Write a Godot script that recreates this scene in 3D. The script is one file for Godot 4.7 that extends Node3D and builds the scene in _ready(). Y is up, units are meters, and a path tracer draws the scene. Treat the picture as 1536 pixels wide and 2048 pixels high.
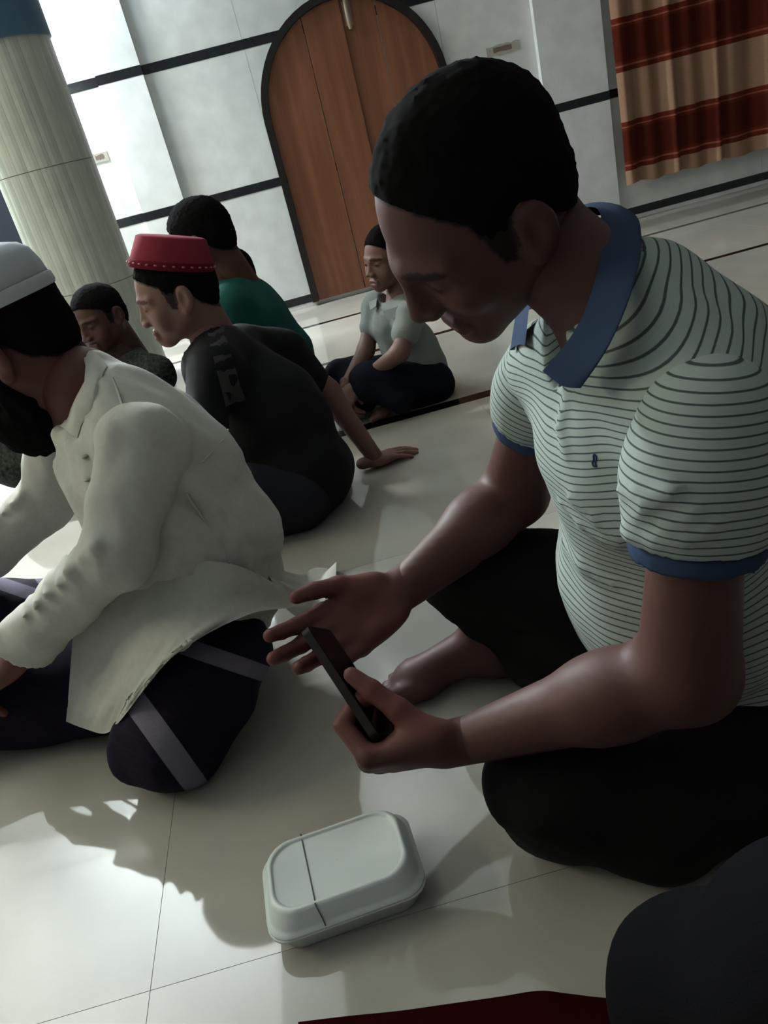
extends Node3D
# A prayer hall at evening: seated people on a polished tile floor, rolled hand-held camera.
const FPX := 1600.0
const EYE := Vector3(0.0, 0.8, 0.0)
var CX: Vector3
var CY: Vector3
var CF: Vector3
var M := {}
var used := {}

# a photograph pixel (1536x2048 frame) and a depth along the lens axis, as a point of the room
func P(px: float, py: float, d: float) -> Vector3:
	return EYE + (CF + CX * ((px - 768.0) / FPX) - CY * ((py - 1024.0) / FPX)) * d

func camera_axes():
	var p := deg_to_rad(25.6)
	var r := deg_to_rad(14.7)
	var y := deg_to_rad(2.0)
	CF = Vector3(sin(y) * cos(p), -sin(p), -cos(y) * cos(p))
	var r0 := Vector3(cos(y), 0, sin(y))
	var u0 := r0.cross(CF)
	CX = r0 * cos(r) - u0 * sin(r)
	CY = r0 * sin(r) + u0 * cos(r)

# ---------------------------------------------------------------- names, labels
func numbered(n: String) -> String:
	if not used.has(n):
		used[n] = 0
		return n
	used[n] += 1
	return "%s_%03d" % [n, used[n]]

func thing(called: String, at: Vector3, label: String, category: String, group := "") -> Node3D:
	var o := Node3D.new()
	o.name = numbered(called)
	add_child(o)
	o.position = at
	o.set_meta("label", label)
	o.set_meta("category", category)
	if group != "":
		o.set_meta("group", group)
	return o

func part(called: String, mesh: Mesh, m: Material, parent: Node3D, at := Vector3.ZERO) -> MeshInstance3D:
	var o := MeshInstance3D.new()
	o.name = called
	o.mesh = mesh
	if m != null:
		o.material_override = m
	o.cast_shadow = GeometryInstance3D.SHADOW_CASTING_SETTING_ON
	parent.add_child(o, true)
	o.position = at
	return o

func struct(called: String, mesh: Mesh, m: Material, at := Vector3.ZERO, label := "", category := "") -> MeshInstance3D:
	var o := part(called, mesh, m, self, at)
	o.set_meta("kind", "structure")
	if label != "":
		o.set_meta("label", label)
		o.set_meta("category", category)
	return o

# ---------------------------------------------------------------- simple shapes
func box(s: Vector3) -> BoxMesh:
	var b := BoxMesh.new()
	b.size = s
	return b

# a box with bevelled front edges (front towards +axis y), cheap: 12 + bevel triangles
func slab(s: Vector3, bev: float) -> ArrayMesh:
	# thin along y; top edges bevelled
	var st := SurfaceTool.new()
	st.begin(Mesh.PRIMITIVE_TRIANGLES)
	var hx := s.x / 2
	var hz := s.z / 2
	var rings := [[hx, hz, -s.y], [hx, hz, -bev], [hx - bev, hz - bev, 0.0]]
	var pts := []
	for r in rings:
		pts.append([Vector3(-r[0], r[2], -r[1]), Vector3(r[0], r[2], -r[1]), Vector3(r[0], r[2], r[1]), Vector3(-r[0], r[2], r[1])])
	for k in 2:
		for i in 4:
			var j := (i + 1) % 4
			quad(st, pts[k][i], pts[k][j], pts[k + 1][j], pts[k + 1][i])
	quad(st, pts[2][0], pts[2][1], pts[2][2], pts[2][3])
	st.set_smooth_group(-1)
	st.generate_normals()
	return st.commit()

func quad(st: SurfaceTool, a: Vector3, b: Vector3, c: Vector3, d: Vector3):
	st.set_smooth_group(-1)
	for v in [a, b, c, a, c, d]:
		st.add_vertex(v)

# polygon in x,y extruded from z0 to z1
func prism(poly: PackedVector2Array, z0: float, z1: float) -> ArrayMesh:
	var st := SurfaceTool.new()
	st.begin(Mesh.PRIMITIVE_TRIANGLES)
	st.set_smooth_group(-1)
	if Geometry2D.is_polygon_clockwise(poly):
		poly.reverse()
	var tri := Geometry2D.triangulate_polygon(poly)
	for i in range(0, tri.size(), 3):
		var a := poly[tri[i]]
		var b := poly[tri[i + 1]]
		var c := poly[tri[i + 2]]
		if (b - a).cross(c - a) > 0:
			var t := b
			b = c
			c = t
		for v in [a, b, c]:
			st.add_vertex(Vector3(v.x, v.y, z1))
		for v in [a, c, b]:
			st.add_vertex(Vector3(v.x, v.y, z0))
	for i in poly.size():
		var a := poly[i]
		var b := poly[(i + 1) % poly.size()]
		quad(st, Vector3(a.x, a.y, z1), Vector3(b.x, b.y, z1), Vector3(b.x, b.y, z0), Vector3(a.x, a.y, z0))
	st.generate_normals()
	return st.commit()

# grid of points -> smooth surface; uv = (column share, row share)
func sheet(rows: Array, closed := false) -> ArrayMesh:
	var st := SurfaceTool.new()
	st.begin(Mesh.PRIMITIVE_TRIANGLES)
	st.set_smooth_group(0)
	var nr := rows.size()
	var nc: int = rows[0].size()
	for i in nr:
		for j in nc:
			st.set_uv(Vector2(float(j) / (nc - 1), float(i) / (nr - 1)))
			st.add_vertex(rows[i][j])
	for i in nr - 1:
		for j in (nc if closed else nc - 1):
			var k := (j + 1) % nc
			for v in [i * nc + j, i * nc + k, (i + 1) * nc + k, i * nc + j, (i + 1) * nc + k, (i + 1) * nc + j]:
				st.add_index(v)
	st.generate_normals()
	return st.commit()

# profile of (radius, y) turned about y
func lathe(prof: Array, n := 40, flat := false, sx := 1.0, sz := 1.0) -> ArrayMesh:
	var rows := []
	for p in prof:
		var r := []
		for i in n + 1:
			var a := TAU * i / n
			r.append(Vector3(cos(a) * p[0] * sx, p[1], sin(a) * p[0] * sz))
		rows.append(r)
	var m := sheet(rows)
	return m

func tube(pts: Array, rad: Array, n := 10) -> ArrayMesh:
	var rows := []
	for i in pts.size():
		var t: Vector3 = (pts[min(i + 1, pts.size() - 1)] - pts[max(i - 1, 0)]).normalized()
		var s := t.cross(Vector3(0.31, 0.87, 0.38)).normalized()
		var u := s.cross(t)
		var r := []
		for k in n + 1:
			var a := TAU * k / n
			r.append(pts[i] + (s * cos(a) + u * sin(a)) * rad[i])
		rows.append(r)
	return sheet(rows)

# ---------------------------------------------------------------- signed distance field on a grid -> surface nets
class Field:
	var o: Vector3
	var c: float
	var nx: int
	var ny: int
	var nz: int
	var d: PackedFloat32Array
	func _init(lo: Vector3, hi: Vector3, cell: float):
		o = lo
		c = cell
		nx = int((hi.x - lo.x) / c) + 2
		ny = int((hi.y - lo.y) / c) + 2
		nz = int((hi.z - lo.z) / c) + 2
		d = PackedFloat32Array()
		d.resize(nx * ny * nz)
		d.fill(9.0)
	func span(lo: Vector3, hi: Vector3) -> Array:
		return [clampi(int((lo.x - o.x) / c), 0, nx), clampi(int((hi.x - o.x) / c) + 2, 0, nx), clampi(int((lo.y - o.y) / c), 0, ny), clampi(int((hi.y - o.y) / c) + 2, 0, ny), clampi(int((lo.z - o.z) / c), 0, nz), clampi(int((hi.z - o.z) / c) + 2, 0, nz)]
	# tapered capsule; flat: (axis, share) squeezes the cross-section along axis
	func cone(a: Vector3, b: Vector3, ra: float, rb: float, k := 0.02, axis := Vector3.ZERO, share := 1.0):
		var m := maxf(ra, rb) + k + c * 2.5
		var s := span(a.min(b) - Vector3(m, m, m), a.max(b) + Vector3(m, m, m))
		var ba := b - a
		var l2 := maxf(ba.length_squared(), 1e-9)
		var sq := 1.0 / share - 1.0
		var squeezed := share != 1.0
		var dr := rb - ra
		for z in range(s[4], s[5]):
			for y in range(s[2], s[3]):
				var at: int = (z * ny + y) * nx
				for x in range(s[0], s[1]):
					var p := Vector3(o.x + x * c, o.y + y * c, o.z + z * c) - a
					var t := clampf(p.dot(ba) / l2, 0.0, 1.0)
					p -= ba * t
					if squeezed:
						p += axis * (p.dot(axis) * sq)
					var e := p.length() - ra - dr * t
					if squeezed and e > 0:
						e *= share
					var v := d[at + x]
					if e > v + k:
						continue
					var h := maxf(k - absf(v - e), 0.0)
					d[at + x] = minf(v, e) - (h * h / k * 0.25 if k > 0.0 else 0.0)
	# ellipsoid with its own axes; op: 1 joins, -1 cuts
	func ell(q: Vector3, r: Vector3, k := 0.02, bas := Basis.IDENTITY, op := 1):
		var m := maxf(r.x, maxf(r.y, r.z)) + k + c * 2.5
		var s := span(q - Vector3(m, m, m), q + Vector3(m, m, m))
		var inv := bas.transposed()
		var ir := Vector3(1.0 / r.x, 1.0 / r.y, 1.0 / r.z)
		var ir2 := ir * ir
		for z in range(s[4], s[5]):
			for y in range(s[2], s[3]):
				var at: int = (z * ny + y) * nx
				for x in range(s[0], s[1]):
					var p := inv * (Vector3(o.x + x * c, o.y + y * c, o.z + z * c) - q)
					var k0 := (p * ir).length()
					var k1 := (p * ir2).length()
					var e := (k0 * (k0 - 1.0) / k1) if k1 > 1e-9 else -r.x
					var v := d[at + x]
					if op > 0:
						if e > v + k:
							continue
						var h := maxf(k - absf(v - e), 0.0)
						d[at + x] = minf(v, e) - (h * h / k * 0.25 if k > 0.0 else 0.0)
					else:
						if v > 8.0 or -e < v - k:
							continue
						var h := maxf(k - absf(v + e), 0.0)
						d[at + x] = maxf(v, -e) + (h * h / k * 0.25 if k > 0.0 else 0.0)
	# keeps the side where (p - q).n < 0
	func cut(q: Vector3, n: Vector3):
		n = n.normalized()
		for z in nz:
			for y in ny:
				var at: int = (z * ny + y) * nx
				for x in nx:
					var v := d[at + x]
					if v < 0.05:
						d[at + x] = maxf(v, (Vector3(o.x + x * c, o.y + y * c, o.z + z * c) - q).dot(n))
	# keeps what lies above the height h(z), for hairlines
	func above(h: Callable):
		for z in nz:
			var lim: float = h.call(o.z + z * c)
			for y in ny:
				var at: int = (z * ny + y) * nx
				var e := (lim - o.y - y * c) * 0.75
				for x in nx:
					if d[at + x] < 0.05:
						d[at + x] = maxf(d[at + x], e)
	func at(p: Vector3) -> float:
		var x := clampi(roundi((p.x - o.x) / c), 0, nx - 1)
		var y := clampi(roundi((p.y - o.y) / c), 0, ny - 1)
		var z := clampi(roundi((p.z - o.z) / c), 0, nz - 1)
		return d[(z * ny + y) * nx + x]
	# first surface point on a line, then out by lift
	func hit(p: Vector3, dir: Vector3, lift := 0.0) -> Vector3:
		dir = dir.normalized()
		for k in 1200:
			var v := at(p)
			if v < 0.5 * c:
				return snap(p, lift)
			p += dir * (c * 0.5)
		return p
	# pushes a point out if it is inside or closer than lift
	func clear(p: Vector3, lift: float) -> Vector3:
		var v := at(p)
		return snap(p, lift) if v < lift else p
	# moves a point onto the surface, then out by lift
	func snap(p: Vector3, lift := 0.0) -> Vector3:
		for k in 6:
			var x := clampi(int((p.x - o.x) / c), 0, nx - 2)
			var y := clampi(int((p.y - o.y) / c), 0, ny - 2)
			var z := clampi(int((p.z - o.z) / c), 0, nz - 2)
			var i := (z * ny + y) * nx + x
			var v := d[i]
			if v > 8.0:
				return p
			var g := Vector3(d[i + 1] - v, d[i + nx] - v, d[i + nx * ny] - v) / c
			var w := v + g.dot(p - (o + Vector3(x, y, z) * c))
			p -= g.normalized() * clampf(w - lift, -0.02, 0.02)
		return p
	# displaces the surface by noise (metres)
	func rough(noise: FastNoiseLite, amp: float, squash := Vector3.ONE, bas := Basis.IDENTITY):
		var lim := amp + c * 3.0
		var inv := bas.transposed()
		for z in nz:
			for y in ny:
				var at: int = (z * ny + y) * nx
				for x in nx:
					var v := d[at + x]
					if v < lim and v > -lim:
						var p := inv * Vector3(o.x + x * c, o.y + y * c, o.z + z * c) * squash
						d[at + x] = v - amp * noise.get_noise_3dv(p)
	# [vertices, normals, indices]
	func nets() -> Array:
		var vid := PackedInt32Array()
		vid.resize(d.size())
		vid.fill(-1)
		var sum := PackedVector3Array()
		var cnt := PackedInt32Array()
		var edges := PackedInt32Array()
		var lim := c * 2.6
		var step := [1, nx, nx * ny]
		var dims := [nx, ny, nz]
		var ax := [Vector3(c, 0, 0), Vector3(0, c, 0), Vector3(0, 0, c)]
		var backs := [[nx, nx * ny], [1, nx * ny], [1, nx]]
		for z in range(1, nz - 1):
			for y in range(1, ny - 1):
				var at: int = (z * ny + y) * nx
				for x in range(1, nx - 1):
					var v := d[at + x]
					if v > lim or v < -lim:
						continue
					for a in 3:
						var w := d[at + x + step[a]]
						if (v < 0.0) == (w < 0.0):
							continue
						var p: Vector3 = Vector3(o.x + x * c, o.y + y * c, o.z + z * c) + ax[a] * (v / (v - w))
						var b0: int = backs[a][0]
						var b1: int = backs[a][1]
						var i := at + x
						for cell in [i, i - b0, i - b0 - b1, i - b1]:
							var n := vid[cell]
							if n < 0:
								n = sum.size()
								vid[cell] = n
								sum.append(p)
								cnt.append(1)
							else:
								sum[n] += p
								cnt[n] += 1
						edges.append(i)
						edges.append(a if v < 0.0 else a + 3)
		for n in sum.size():
			sum[n] /= float(cnt[n])
		var idx := PackedInt32Array()
		var nor := PackedVector3Array()
		nor.resize(sum.size())
		for e in range(0, edges.size(), 2):
			var i := edges[e]
			var a := edges[e + 1] % 3
			var b0: int = backs[a][0]
			var b1: int = backs[a][1]
			var q0 := vid[i]
			var q1 := vid[i - b0]
			var q2 := vid[i - b0 - b1]
			var q3 := vid[i - b1]
			var want: Vector3 = ax[a] if edges[e + 1] < 3 else -ax[a]
			var fn := (sum[q2] - sum[q0]).cross(sum[q3] - sum[q1])
			if fn.dot(want) < 0.0:
				fn = -fn
				idx.append_array([q0, q1, q2, q0, q2, q3])
			else:
				idx.append_array([q0, q2, q1, q0, q3, q2])
			nor[q0] += fn
			nor[q1] += fn
			nor[q2] += fn
			nor[q3] += fn
		for n in nor.size():
			nor[n] = nor[n].normalized()
		return [sum, nor, idx]

# gathers pieces [vertices, normals, indices] into one mesh; uv and colour come from the vertex by functions
class Hull:
	var v := PackedVector3Array()
	var n := PackedVector3Array()
	var i := PackedInt32Array()
	var uv := PackedVector2Array()
	var col := PackedColorArray()
	func add(a: Array, t := Transform3D.IDENTITY, uvf = null, colf = null):
		var b := v.size()
		var flip := t.basis.determinant() < 0.0
		var nb := t.basis.inverse().transposed()
		for q in a[0]:
			v.append(t * q)
			uv.append(uvf.call(q) if uvf != null else Vector2.ZERO)
			col.append(colf.call(q) if colf != null else Color.WHITE)
		for q in a[1]:
			n.append((nb * q).normalized())
		var ii: PackedInt32Array = a[2]
		for k in range(0, ii.size(), 3):
			i.append(ii[k] + b)
			i.append(ii[k + (2 if flip else 1)] + b)
			i.append(ii[k + (1 if flip else 2)] + b)
	func mesh(base: Vector3, colored := false) -> ArrayMesh:
		var arr := []
		arr.resize(Mesh.ARRAY_MAX)
		var w := PackedVector3Array()
		for q in v:
			w.append(q - base)
		arr[Mesh.ARRAY_VERTEX] = w
		arr[Mesh.ARRAY_NORMAL] = n
		arr[Mesh.ARRAY_TEX_UV] = uv
		if colored:
			arr[Mesh.ARRAY_COLOR] = col
		arr[Mesh.ARRAY_INDEX] = i
		var m := ArrayMesh.new()
		m.add_surface_from_arrays(Mesh.PRIMITIVE_TRIANGLES, arr)
		return m

# ---------------------------------------------------------------- materials
func noise(seed_: int, freq: float, oct := 3) -> FastNoiseLite:
	var n := FastNoiseLite.new()
	n.seed = seed_
	n.frequency = freq
	n.noise_type = FastNoiseLite.TYPE_SIMPLEX_SMOOTH
	n.fractal_octaves = oct
	return n

func mat(c: Color, rough: float, spec := 0.5) -> StandardMaterial3D:
	var m := StandardMaterial3D.new()
	m.albedo_color = c
	m.roughness = rough
	m.metallic_specular = spec
	return m

# colour texture: f(u, v) -> Color over a w x h image
func paint(w: int, h: int, f: Callable) -> ImageTexture:
	var im := Image.create(w, h, false, Image.FORMAT_RGB8)
	for y in h:
		for x in w:
			im.set_pixel(x, y, f.call(float(x) / w, float(y) / h))
	return ImageTexture.create_from_image(im)

func mottled(c1: Color, c2: Color, rough: float, scale: float, seed_: int, freq := 0.02, spec := 0.5) -> StandardMaterial3D:
	var n := noise(seed_, freq, 5)
	var im := n.get_seamless_image(256, 256)
	var out := Image.create(256, 256, false, Image.FORMAT_RGB8)
	for y in 256:
		for x in 256:
			out.set_pixel(x, y, c1.lerp(c2, im.get_pixel(x, y).r))
	var m := mat(Color.WHITE, rough, spec)
	m.albedo_texture = ImageTexture.create_from_image(out)
	m.uv1_triplanar = true
	m.uv1_world_triplanar = true
	m.uv1_scale = Vector3.ONE * scale
	return m

func cloth(m: StandardMaterial3D, amount := 0.4, scale := 12.0):
	var n := noise(77, 0.11, 3)
	var im := n.get_seamless_image(256, 256)
	im.convert(Image.FORMAT_RGBA8)
	im.bump_map_to_normal_map(2.0)
	m.normal_enabled = true
	m.normal_texture = ImageTexture.create_from_image(im)
	m.normal_scale = amount
	if not m.albedo_texture:
		m.uv1_triplanar = true
		m.uv1_scale = Vector3.ONE * scale

func materials():
	M.wall = mottled(Color(0.78, 0.79, 0.78), Color(0.86, 0.87, 0.86), 0.28, 1.3, 3)
	M.pilaster = mottled(Color(0.80, 0.81, 0.81), Color(0.87, 0.88, 0.88), 0.28, 1.3, 4)
	M.band = mottled(Color(0.09, 0.095, 0.115), Color(0.125, 0.13, 0.15), 0.22, 3.0, 5)
	M.column = mottled(Color(0.60, 0.62, 0.58), Color(0.74, 0.76, 0.70), 0.35, 1.1, 6)
	M.grout = mat(Color(0.60, 0.59, 0.56), 0.8)
	M.blue = mat(Color(0.16, 0.32, 0.42), 0.5)
	M.floor = mottled(Color(0.56, 0.53, 0.47), Color(0.63, 0.60, 0.54), 0.07, 1.0, 8, 0.02, 0.8)
	M.strip = mat(Color(0.055, 0.04, 0.035), 0.15)
	M.ceiling = mat(Color(0.88, 0.89, 0.88), 0.9, 0.2)
	M.side = mat(Color(0.50, 0.50, 0.50), 0.6)
	M.frame = mat(Color(0.07, 0.055, 0.045), 0.4)
	M.bolt = mat(Color(0.62, 0.56, 0.48), 0.35)
	M.bolt.metallic = 0.5
	M.foam = mat(Color(0.80, 0.83, 0.82), 0.35)
	M.navy = mat(Color(0.07, 0.10, 0.15), 0.5)

# ---------------------------------------------------------------- light and camera
func view():
	camera_axes()
	var cam := Camera3D.new()
	cam.name = "camera"
	add_child(cam)
	cam.fov = rad_to_deg(2.0 * atan(1024.0 / FPX))
	cam.near = 0.05
	cam.far = 60.0
	cam.transform = Transform3D(Basis(CX, CY, -CF), EYE)
	cam.current = true
	var we := WorldEnvironment.new()
	var e := Environment.new()
	e.background_mode = Environment.BG_COLOR
	e.background_color = Color(0.01, 0.012, 0.02)
	e.tonemap_mode = Environment.TONE_MAPPER_LINEAR
	e.tonemap_exposure = 1.0
	e.sdfgi_enabled = true
	e.ssao_enabled = true
	e.ssil_enabled = true
	we.environment = e
	add_child(we)

# a fluorescent batten: white body, glowing tube, and the light it gives off to each side
func tube_lamp(at: Vector3, along_: Vector3, out: Vector3, length: float, sides: Array, tint: Color, label: String, rods := 0.0):
	var t := thing("tube_lamp", at, label, "lamp")
	var b := Basis(along_, along_.cross(out) * -1.0, out).orthonormalized()
	if b.determinant() < 0:
		b.y = -b.y
	var body := part("batten", box(Vector3(length, 0.05, 0.03)), M.lamp_body, t)
	body.basis = b
	var cyl := CylinderMesh.new()
	cyl.top_radius = 0.014
	cyl.bottom_radius = 0.014
	cyl.height = length - 0.06
	cyl.radial_segments = 16
	var g := mat(Color.WHITE, 0.5)
	g.emission_enabled = true
	g.emission = tint
	g.emission_energy_multiplier = 4.0
	var tb := part("tube", cyl, g, t, out * 0.04)
	tb.basis = b * Basis(Vector3(0, 0, 1), PI / 2)
	for s in [-1, 1]:
		var h := part("holder", box(Vector3(0.02, 0.04, 0.05)), M.lamp_body, t, along_ * (s * (length / 2 - 0.015)) + out * 0.03)
		h.basis = b
		if rods > 0.0:
			part("hanger", tube([along_ * (s * length * 0.35), along_ * (s * length * 0.35) + Vector3(0, rods, 0)], [0.006, 0.006], 8), M.lamp_body, t)
	for e in sides:
		var dir: Vector3 = e[0].normalized()
		var l := AreaLight3D.new()
		l.name = "tube_light"
		l.area_size = Vector2(length - 0.06, 0.04)
		l.light_color = tint
		l.light_energy = e[1]
		l.shadow_enabled = true
		l.area_range = 14.0
		t.add_child(l, true)
		l.transform = Transform3D(Basis.looking_at(dir, dir.cross(along_).normalized()), out * 0.04 + dir * (0.025 if dir.dot(out) > -0.5 else 0.08))

# ---------------------------------------------------------------- the hall
const WZ := -4.37
func room():
	# floor of large polished tiles; dark strips mark the prayer rows
	var base := struct("floor", box(Vector3(7.8, 0.1, 8.0)), M.grout, Vector3(0.2, -0.062, -0.42))
	var zs := [3.47, 2.65, 1.83, 1.01, 0.19, -0.63, -1.45, -2.27, -3.11, -3.87, WZ]
	var xs := []
	for k in 10:
		xs.append(-3.57 + 0.8 * k)
	var strips := {-2.27: 0.055, -3.11: 0.034, -3.87: 0.036}
	for i in zs.size() - 1:
		for k in xs.size() - 1:
			var z0: float = zs[i + 1]
			var z1: float = zs[i]
			if strips.has(z0):
				z0 += strips[z0] / 2
			if strips.has(z1):
				z1 -= strips[z1] / 2
			part("tile", slab(Vector3(0.7994, 0.012, z1 - z0 - 0.0006), 0.0001), M.floors[(i * 7 + k * 3) % 3], base, Vector3(xs[k] + 0.4 - 0.2, 0.062, (z0 + z1) / 2 + 0.42))
	for z in strips:
		part("row_strip", slab(Vector3(7.2, 0.012, strips[z] - 0.001), 0.0006), M.strip, base, Vector3(-0.2, 0.062, z + 0.42))

	# back wall: marble panels between dark bands, two pilasters
	var wb := struct("wall_back", box(Vector3(7.6, 3.0, 0.2)), M.grout, Vector3(0.0, 1.5, WZ - 0.115))
	var off := -Vector3(0.0, 1.5, WZ - 0.115)
	var levels := [[0.0, 0.022], [0.062, 0.612], [0.652, 1.222], [1.262, 1.832], [1.872, 2.442], [2.482, 3.0]]
	var bands := [0.042, 0.632, 1.242, 1.852, 2.462]
	var cols := [[-3.8, -2.5], [-2.5, -1.56], [-0.96, -0.62], [-0.42, 0.07], [0.07, 0.996], [0.996, 1.455], [1.775, 2.6], [2.6, 3.4]]
	for c in cols:
		for l in levels:
			var y0: float = l[0]
			part("panel", wallslab(Vector3(c[1] - c[0] - 0.0012, l[1] - y0 - 0.001, 0.015)), M.wall, wb, off + Vector3((c[0] + c[1]) / 2, (y0 + l[1]) / 2, WZ))
		for y in bands:
			part("band", wallslab(Vector3(c[1] - c[0], 0.039, 0.016)), M.band, wb, off + Vector3((c[0] + c[1]) / 2, y, WZ + 0.001))
	for pl in [[-0.62, -0.42], [1.455, 1.775]]:
		var w: float = pl[1] - pl[0]
		var x: float = (pl[0] + pl[1]) / 2
		part("pilaster", box(Vector3(w, 3.0, 0.05)), M.grout, wb, off + Vector3(x, 1.5, WZ + 0.012))
		for l in levels:
			part("pilaster_panel", box(Vector3(w + 0.012, l[1] - l[0] - 0.001, 0.062)), M.pilaster, wb, off + Vector3(x, (l[0] + l[1]) / 2, WZ + 0.016))
		for y in bands:
			part("band", box(Vector3(w + 0.014, 0.039, 0.064)), M.band, wb, off + Vector3(x, y, WZ + 0.016))

	# other walls and the ceiling, closed all round
	struct("wall_left", box(Vector3(0.2, 3.0, 8.2)), M.side, Vector3(-3.67, 1.5, -0.4))
	struct("wall_right", box(Vector3(0.2, 3.0, 8.2)), M.side, Vector3(3.5, 1.5, -0.4))
	struct("wall_front", box(Vector3(7.6, 3.0, 0.2)), M.side, Vector3(0.0, 1.5, 3.57))
	var ce := struct("ceiling", box(Vector3(7.6, 0.2, 8.4)), M.ceiling, Vector3(0.0, 3.1, -0.4))
	part("beam", box(Vector3(0.3, 0.32, 8.0)), M.ceiling, ce, Vector3(-0.8, -0.26, 0.0))

	# dark door to the left behind the column
	var d2 := struct("door_2", box(Vector3(0.6, 1.9, 0.03)), M.navy, Vector3(-1.26, 0.95, WZ + 0.0))
	part("door_rail", box(Vector3(0.5, 0.08, 0.012)), M.navy, d2, Vector3(0, 0.1, 0.02))
	part("door_rail", box(Vector3(0.5, 0.08, 0.012)), M.navy, d2, Vector3(0, 0.8, 0.02))
	part("door_stile", box(Vector3(0.07, 1.8, 0.012)), M.navy, d2, Vector3(-0.24, 0, 0.02))
	part("door_stile", box(Vector3(0.07, 1.8, 0.012)), M.navy, d2, Vector3(0.24, 0, 0.02))
	arch_door()
	column()
	curtain()
	# faded paper strips stuck to the wall
	for q in [[1.29, 0.952, 0.17, "brownish faded paper strip stuck on marble wall beside the curtain pilaster", 0.0], [-0.735, 0.938, 0.075, "short brownish paper scrap stuck on bright wall beside the column", 0.0]]:
		var t := thing("paper_strip", Vector3(q[0], q[1], WZ + 0.0095), q[3], "paper strip", "paper strips on the wall")
		var pts := PackedVector2Array()
		var rng := RandomNumberGenerator.new()
		rng.seed = int(q[2] * 1000)
		for k in 9:
			pts.append(Vector2(-q[2] / 2 + q[2] * k / 8.0, 0.021 + rng.randf_range(-0.004, 0.004)))
		for k in 9:
			pts.append(Vector2(q[2] / 2 - q[2] * k / 8.0, -0.021 + rng.randf_range(-0.004, 0.004)))
		part("paper", prism(pts, -0.002, 0.0012), M.paper, t)
		var smear := PackedVector2Array()
		for k in 7:
			smear.append(Vector2(-q[2] * 0.30 + q[2] * 0.55 * k / 6.0, 0.010 + rng.randf_range(-0.003, 0.004)))
		for k in 7:
			smear.append(Vector2(q[2] * 0.25 - q[2] * 0.55 * k / 6.0, -0.008 + rng.randf_range(-0.003, 0.003)))
		part("glue_stain", prism(smear, 0.001, 0.0018), M.stain, t)

func wallslab(s: Vector3) -> BoxMesh:
	return box(s)

func arch_poly(cx: float, w: float, y0: float, ys: float, n := 28) -> PackedVector2Array:
	var p := PackedVector2Array()
	p.append(Vector2(cx + w, y0))
	for k in n + 1:
		var a := PI * k / n
		p.append(Vector2(cx + cos(a) * w, ys + sin(a) * w))
	p.append(Vector2(cx - w, y0))
	return p

func arch_door():
	var cx := 0.533
	var t := thing("arched_door", Vector3(cx, 0.022, WZ), "brown wooden arched double door with dark frame in marble wall", "door")
	var off := Vector2(cx, 0.022)
	# frame: a dark arch-shaped rim
	var st := SurfaceTool.new()
	st.begin(Mesh.PRIMITIVE_TRIANGLES)
	var o := arch_poly(0, 0.463, 0.0, 0.873)
	var i := arch_poly(0, 0.430, 0.0, 0.873)
	for k in o.size() - 1:
		var a := o[k]
		var b := o[k + 1]
		var c := i[k + 1]
		var d := i[k]
		quad(st, Vector3(a.x, a.y, 0.045), Vector3(d.x, d.y, 0.045), Vector3(c.x, c.y, 0.045), Vector3(b.x, b.y, 0.045))
		quad(st, Vector3(a.x, a.y, 0.0), Vector3(a.x, a.y, 0.045), Vector3(b.x, b.y, 0.045), Vector3(b.x, b.y, 0.0))
		quad(st, Vector3(d.x, d.y, 0.045), Vector3(d.x, d.y, 0.0), Vector3(c.x, c.y, 0.0), Vector3(c.x, c.y, 0.045))
	st.generate_normals()
	part("frame", st.commit(), M.frame, t)
	# planks clipped to the arch; the left leaf overlaps the right one
	var inner := arch_poly(0, 0.429, 0.0, 0.873)
	var cuts := [[-0.45, -0.175, 0.028], [-0.173, 0.014, 0.028], [0.014, 0.18, 0.014], [0.182, 0.45, 0.014]]
	var k := 0
	for c in cuts:
		var r := PackedVector2Array([Vector2(c[0], -0.1), Vector2(c[1], -0.1), Vector2(c[1], 1.6), Vector2(c[0], 1.6)])
		for g in Geometry2D.intersect_polygons(inner, r):
			for h in Geometry2D.offset_polygon(g, -0.0012):
				part("plank", prism(h, 0.0, c[2]), M.woods[k % 3], t)
		k += 1
	var bolt := part("bolt", tube([Vector3(0.045, 1.17, 0.026), Vector3(0.045, 1.19, 0.026), Vector3(0.045, 1.29, 0.026)], [0.009, 0.0125, 0.0125], 12), M.bolt, t)
	bolt.set_meta("label", "pale metal tower bolt")
	part("bolt_plate", box(Vector3(0.035, 0.10, 0.006)), M.bolt, t, Vector3(0.045, 1.235, 0.016))

func column():
	var c := Vector3(-0.825, 0.0, -3.6)
	var t := thing("column", c, "round column clad in narrow greenish grey marble strips with blue top", "column")
	var core := lathe([[0.0, 0.0], [0.184, 0.0], [0.184, 2.9], [0.0, 2.9]], 48)
	part("core", core, M.grout, t)
	var n := 26
	var rows := [[0.0, 0.46], [0.4615, 0.92], [0.9215, 1.35]]
	var pitch := TAU / n
	var meshes := []
	for r in rows:
		meshes.append(stave(0.19, pitch * 0.985, r[1] - r[0] - 0.001))
	for k in n:
		for i in 3:
			var o := part("marble_strip", meshes[i], M.columns[(k * 5 + i * 3) % 3], t, Vector3(0, rows[i][0], 0))
			o.rotation.y = k * pitch
	part("blue_top", lathe([[0.184, 1.348], [0.198, 1.351], [0.198, 2.84], [0.0, 2.84]], 48), M.blue, t)

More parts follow.
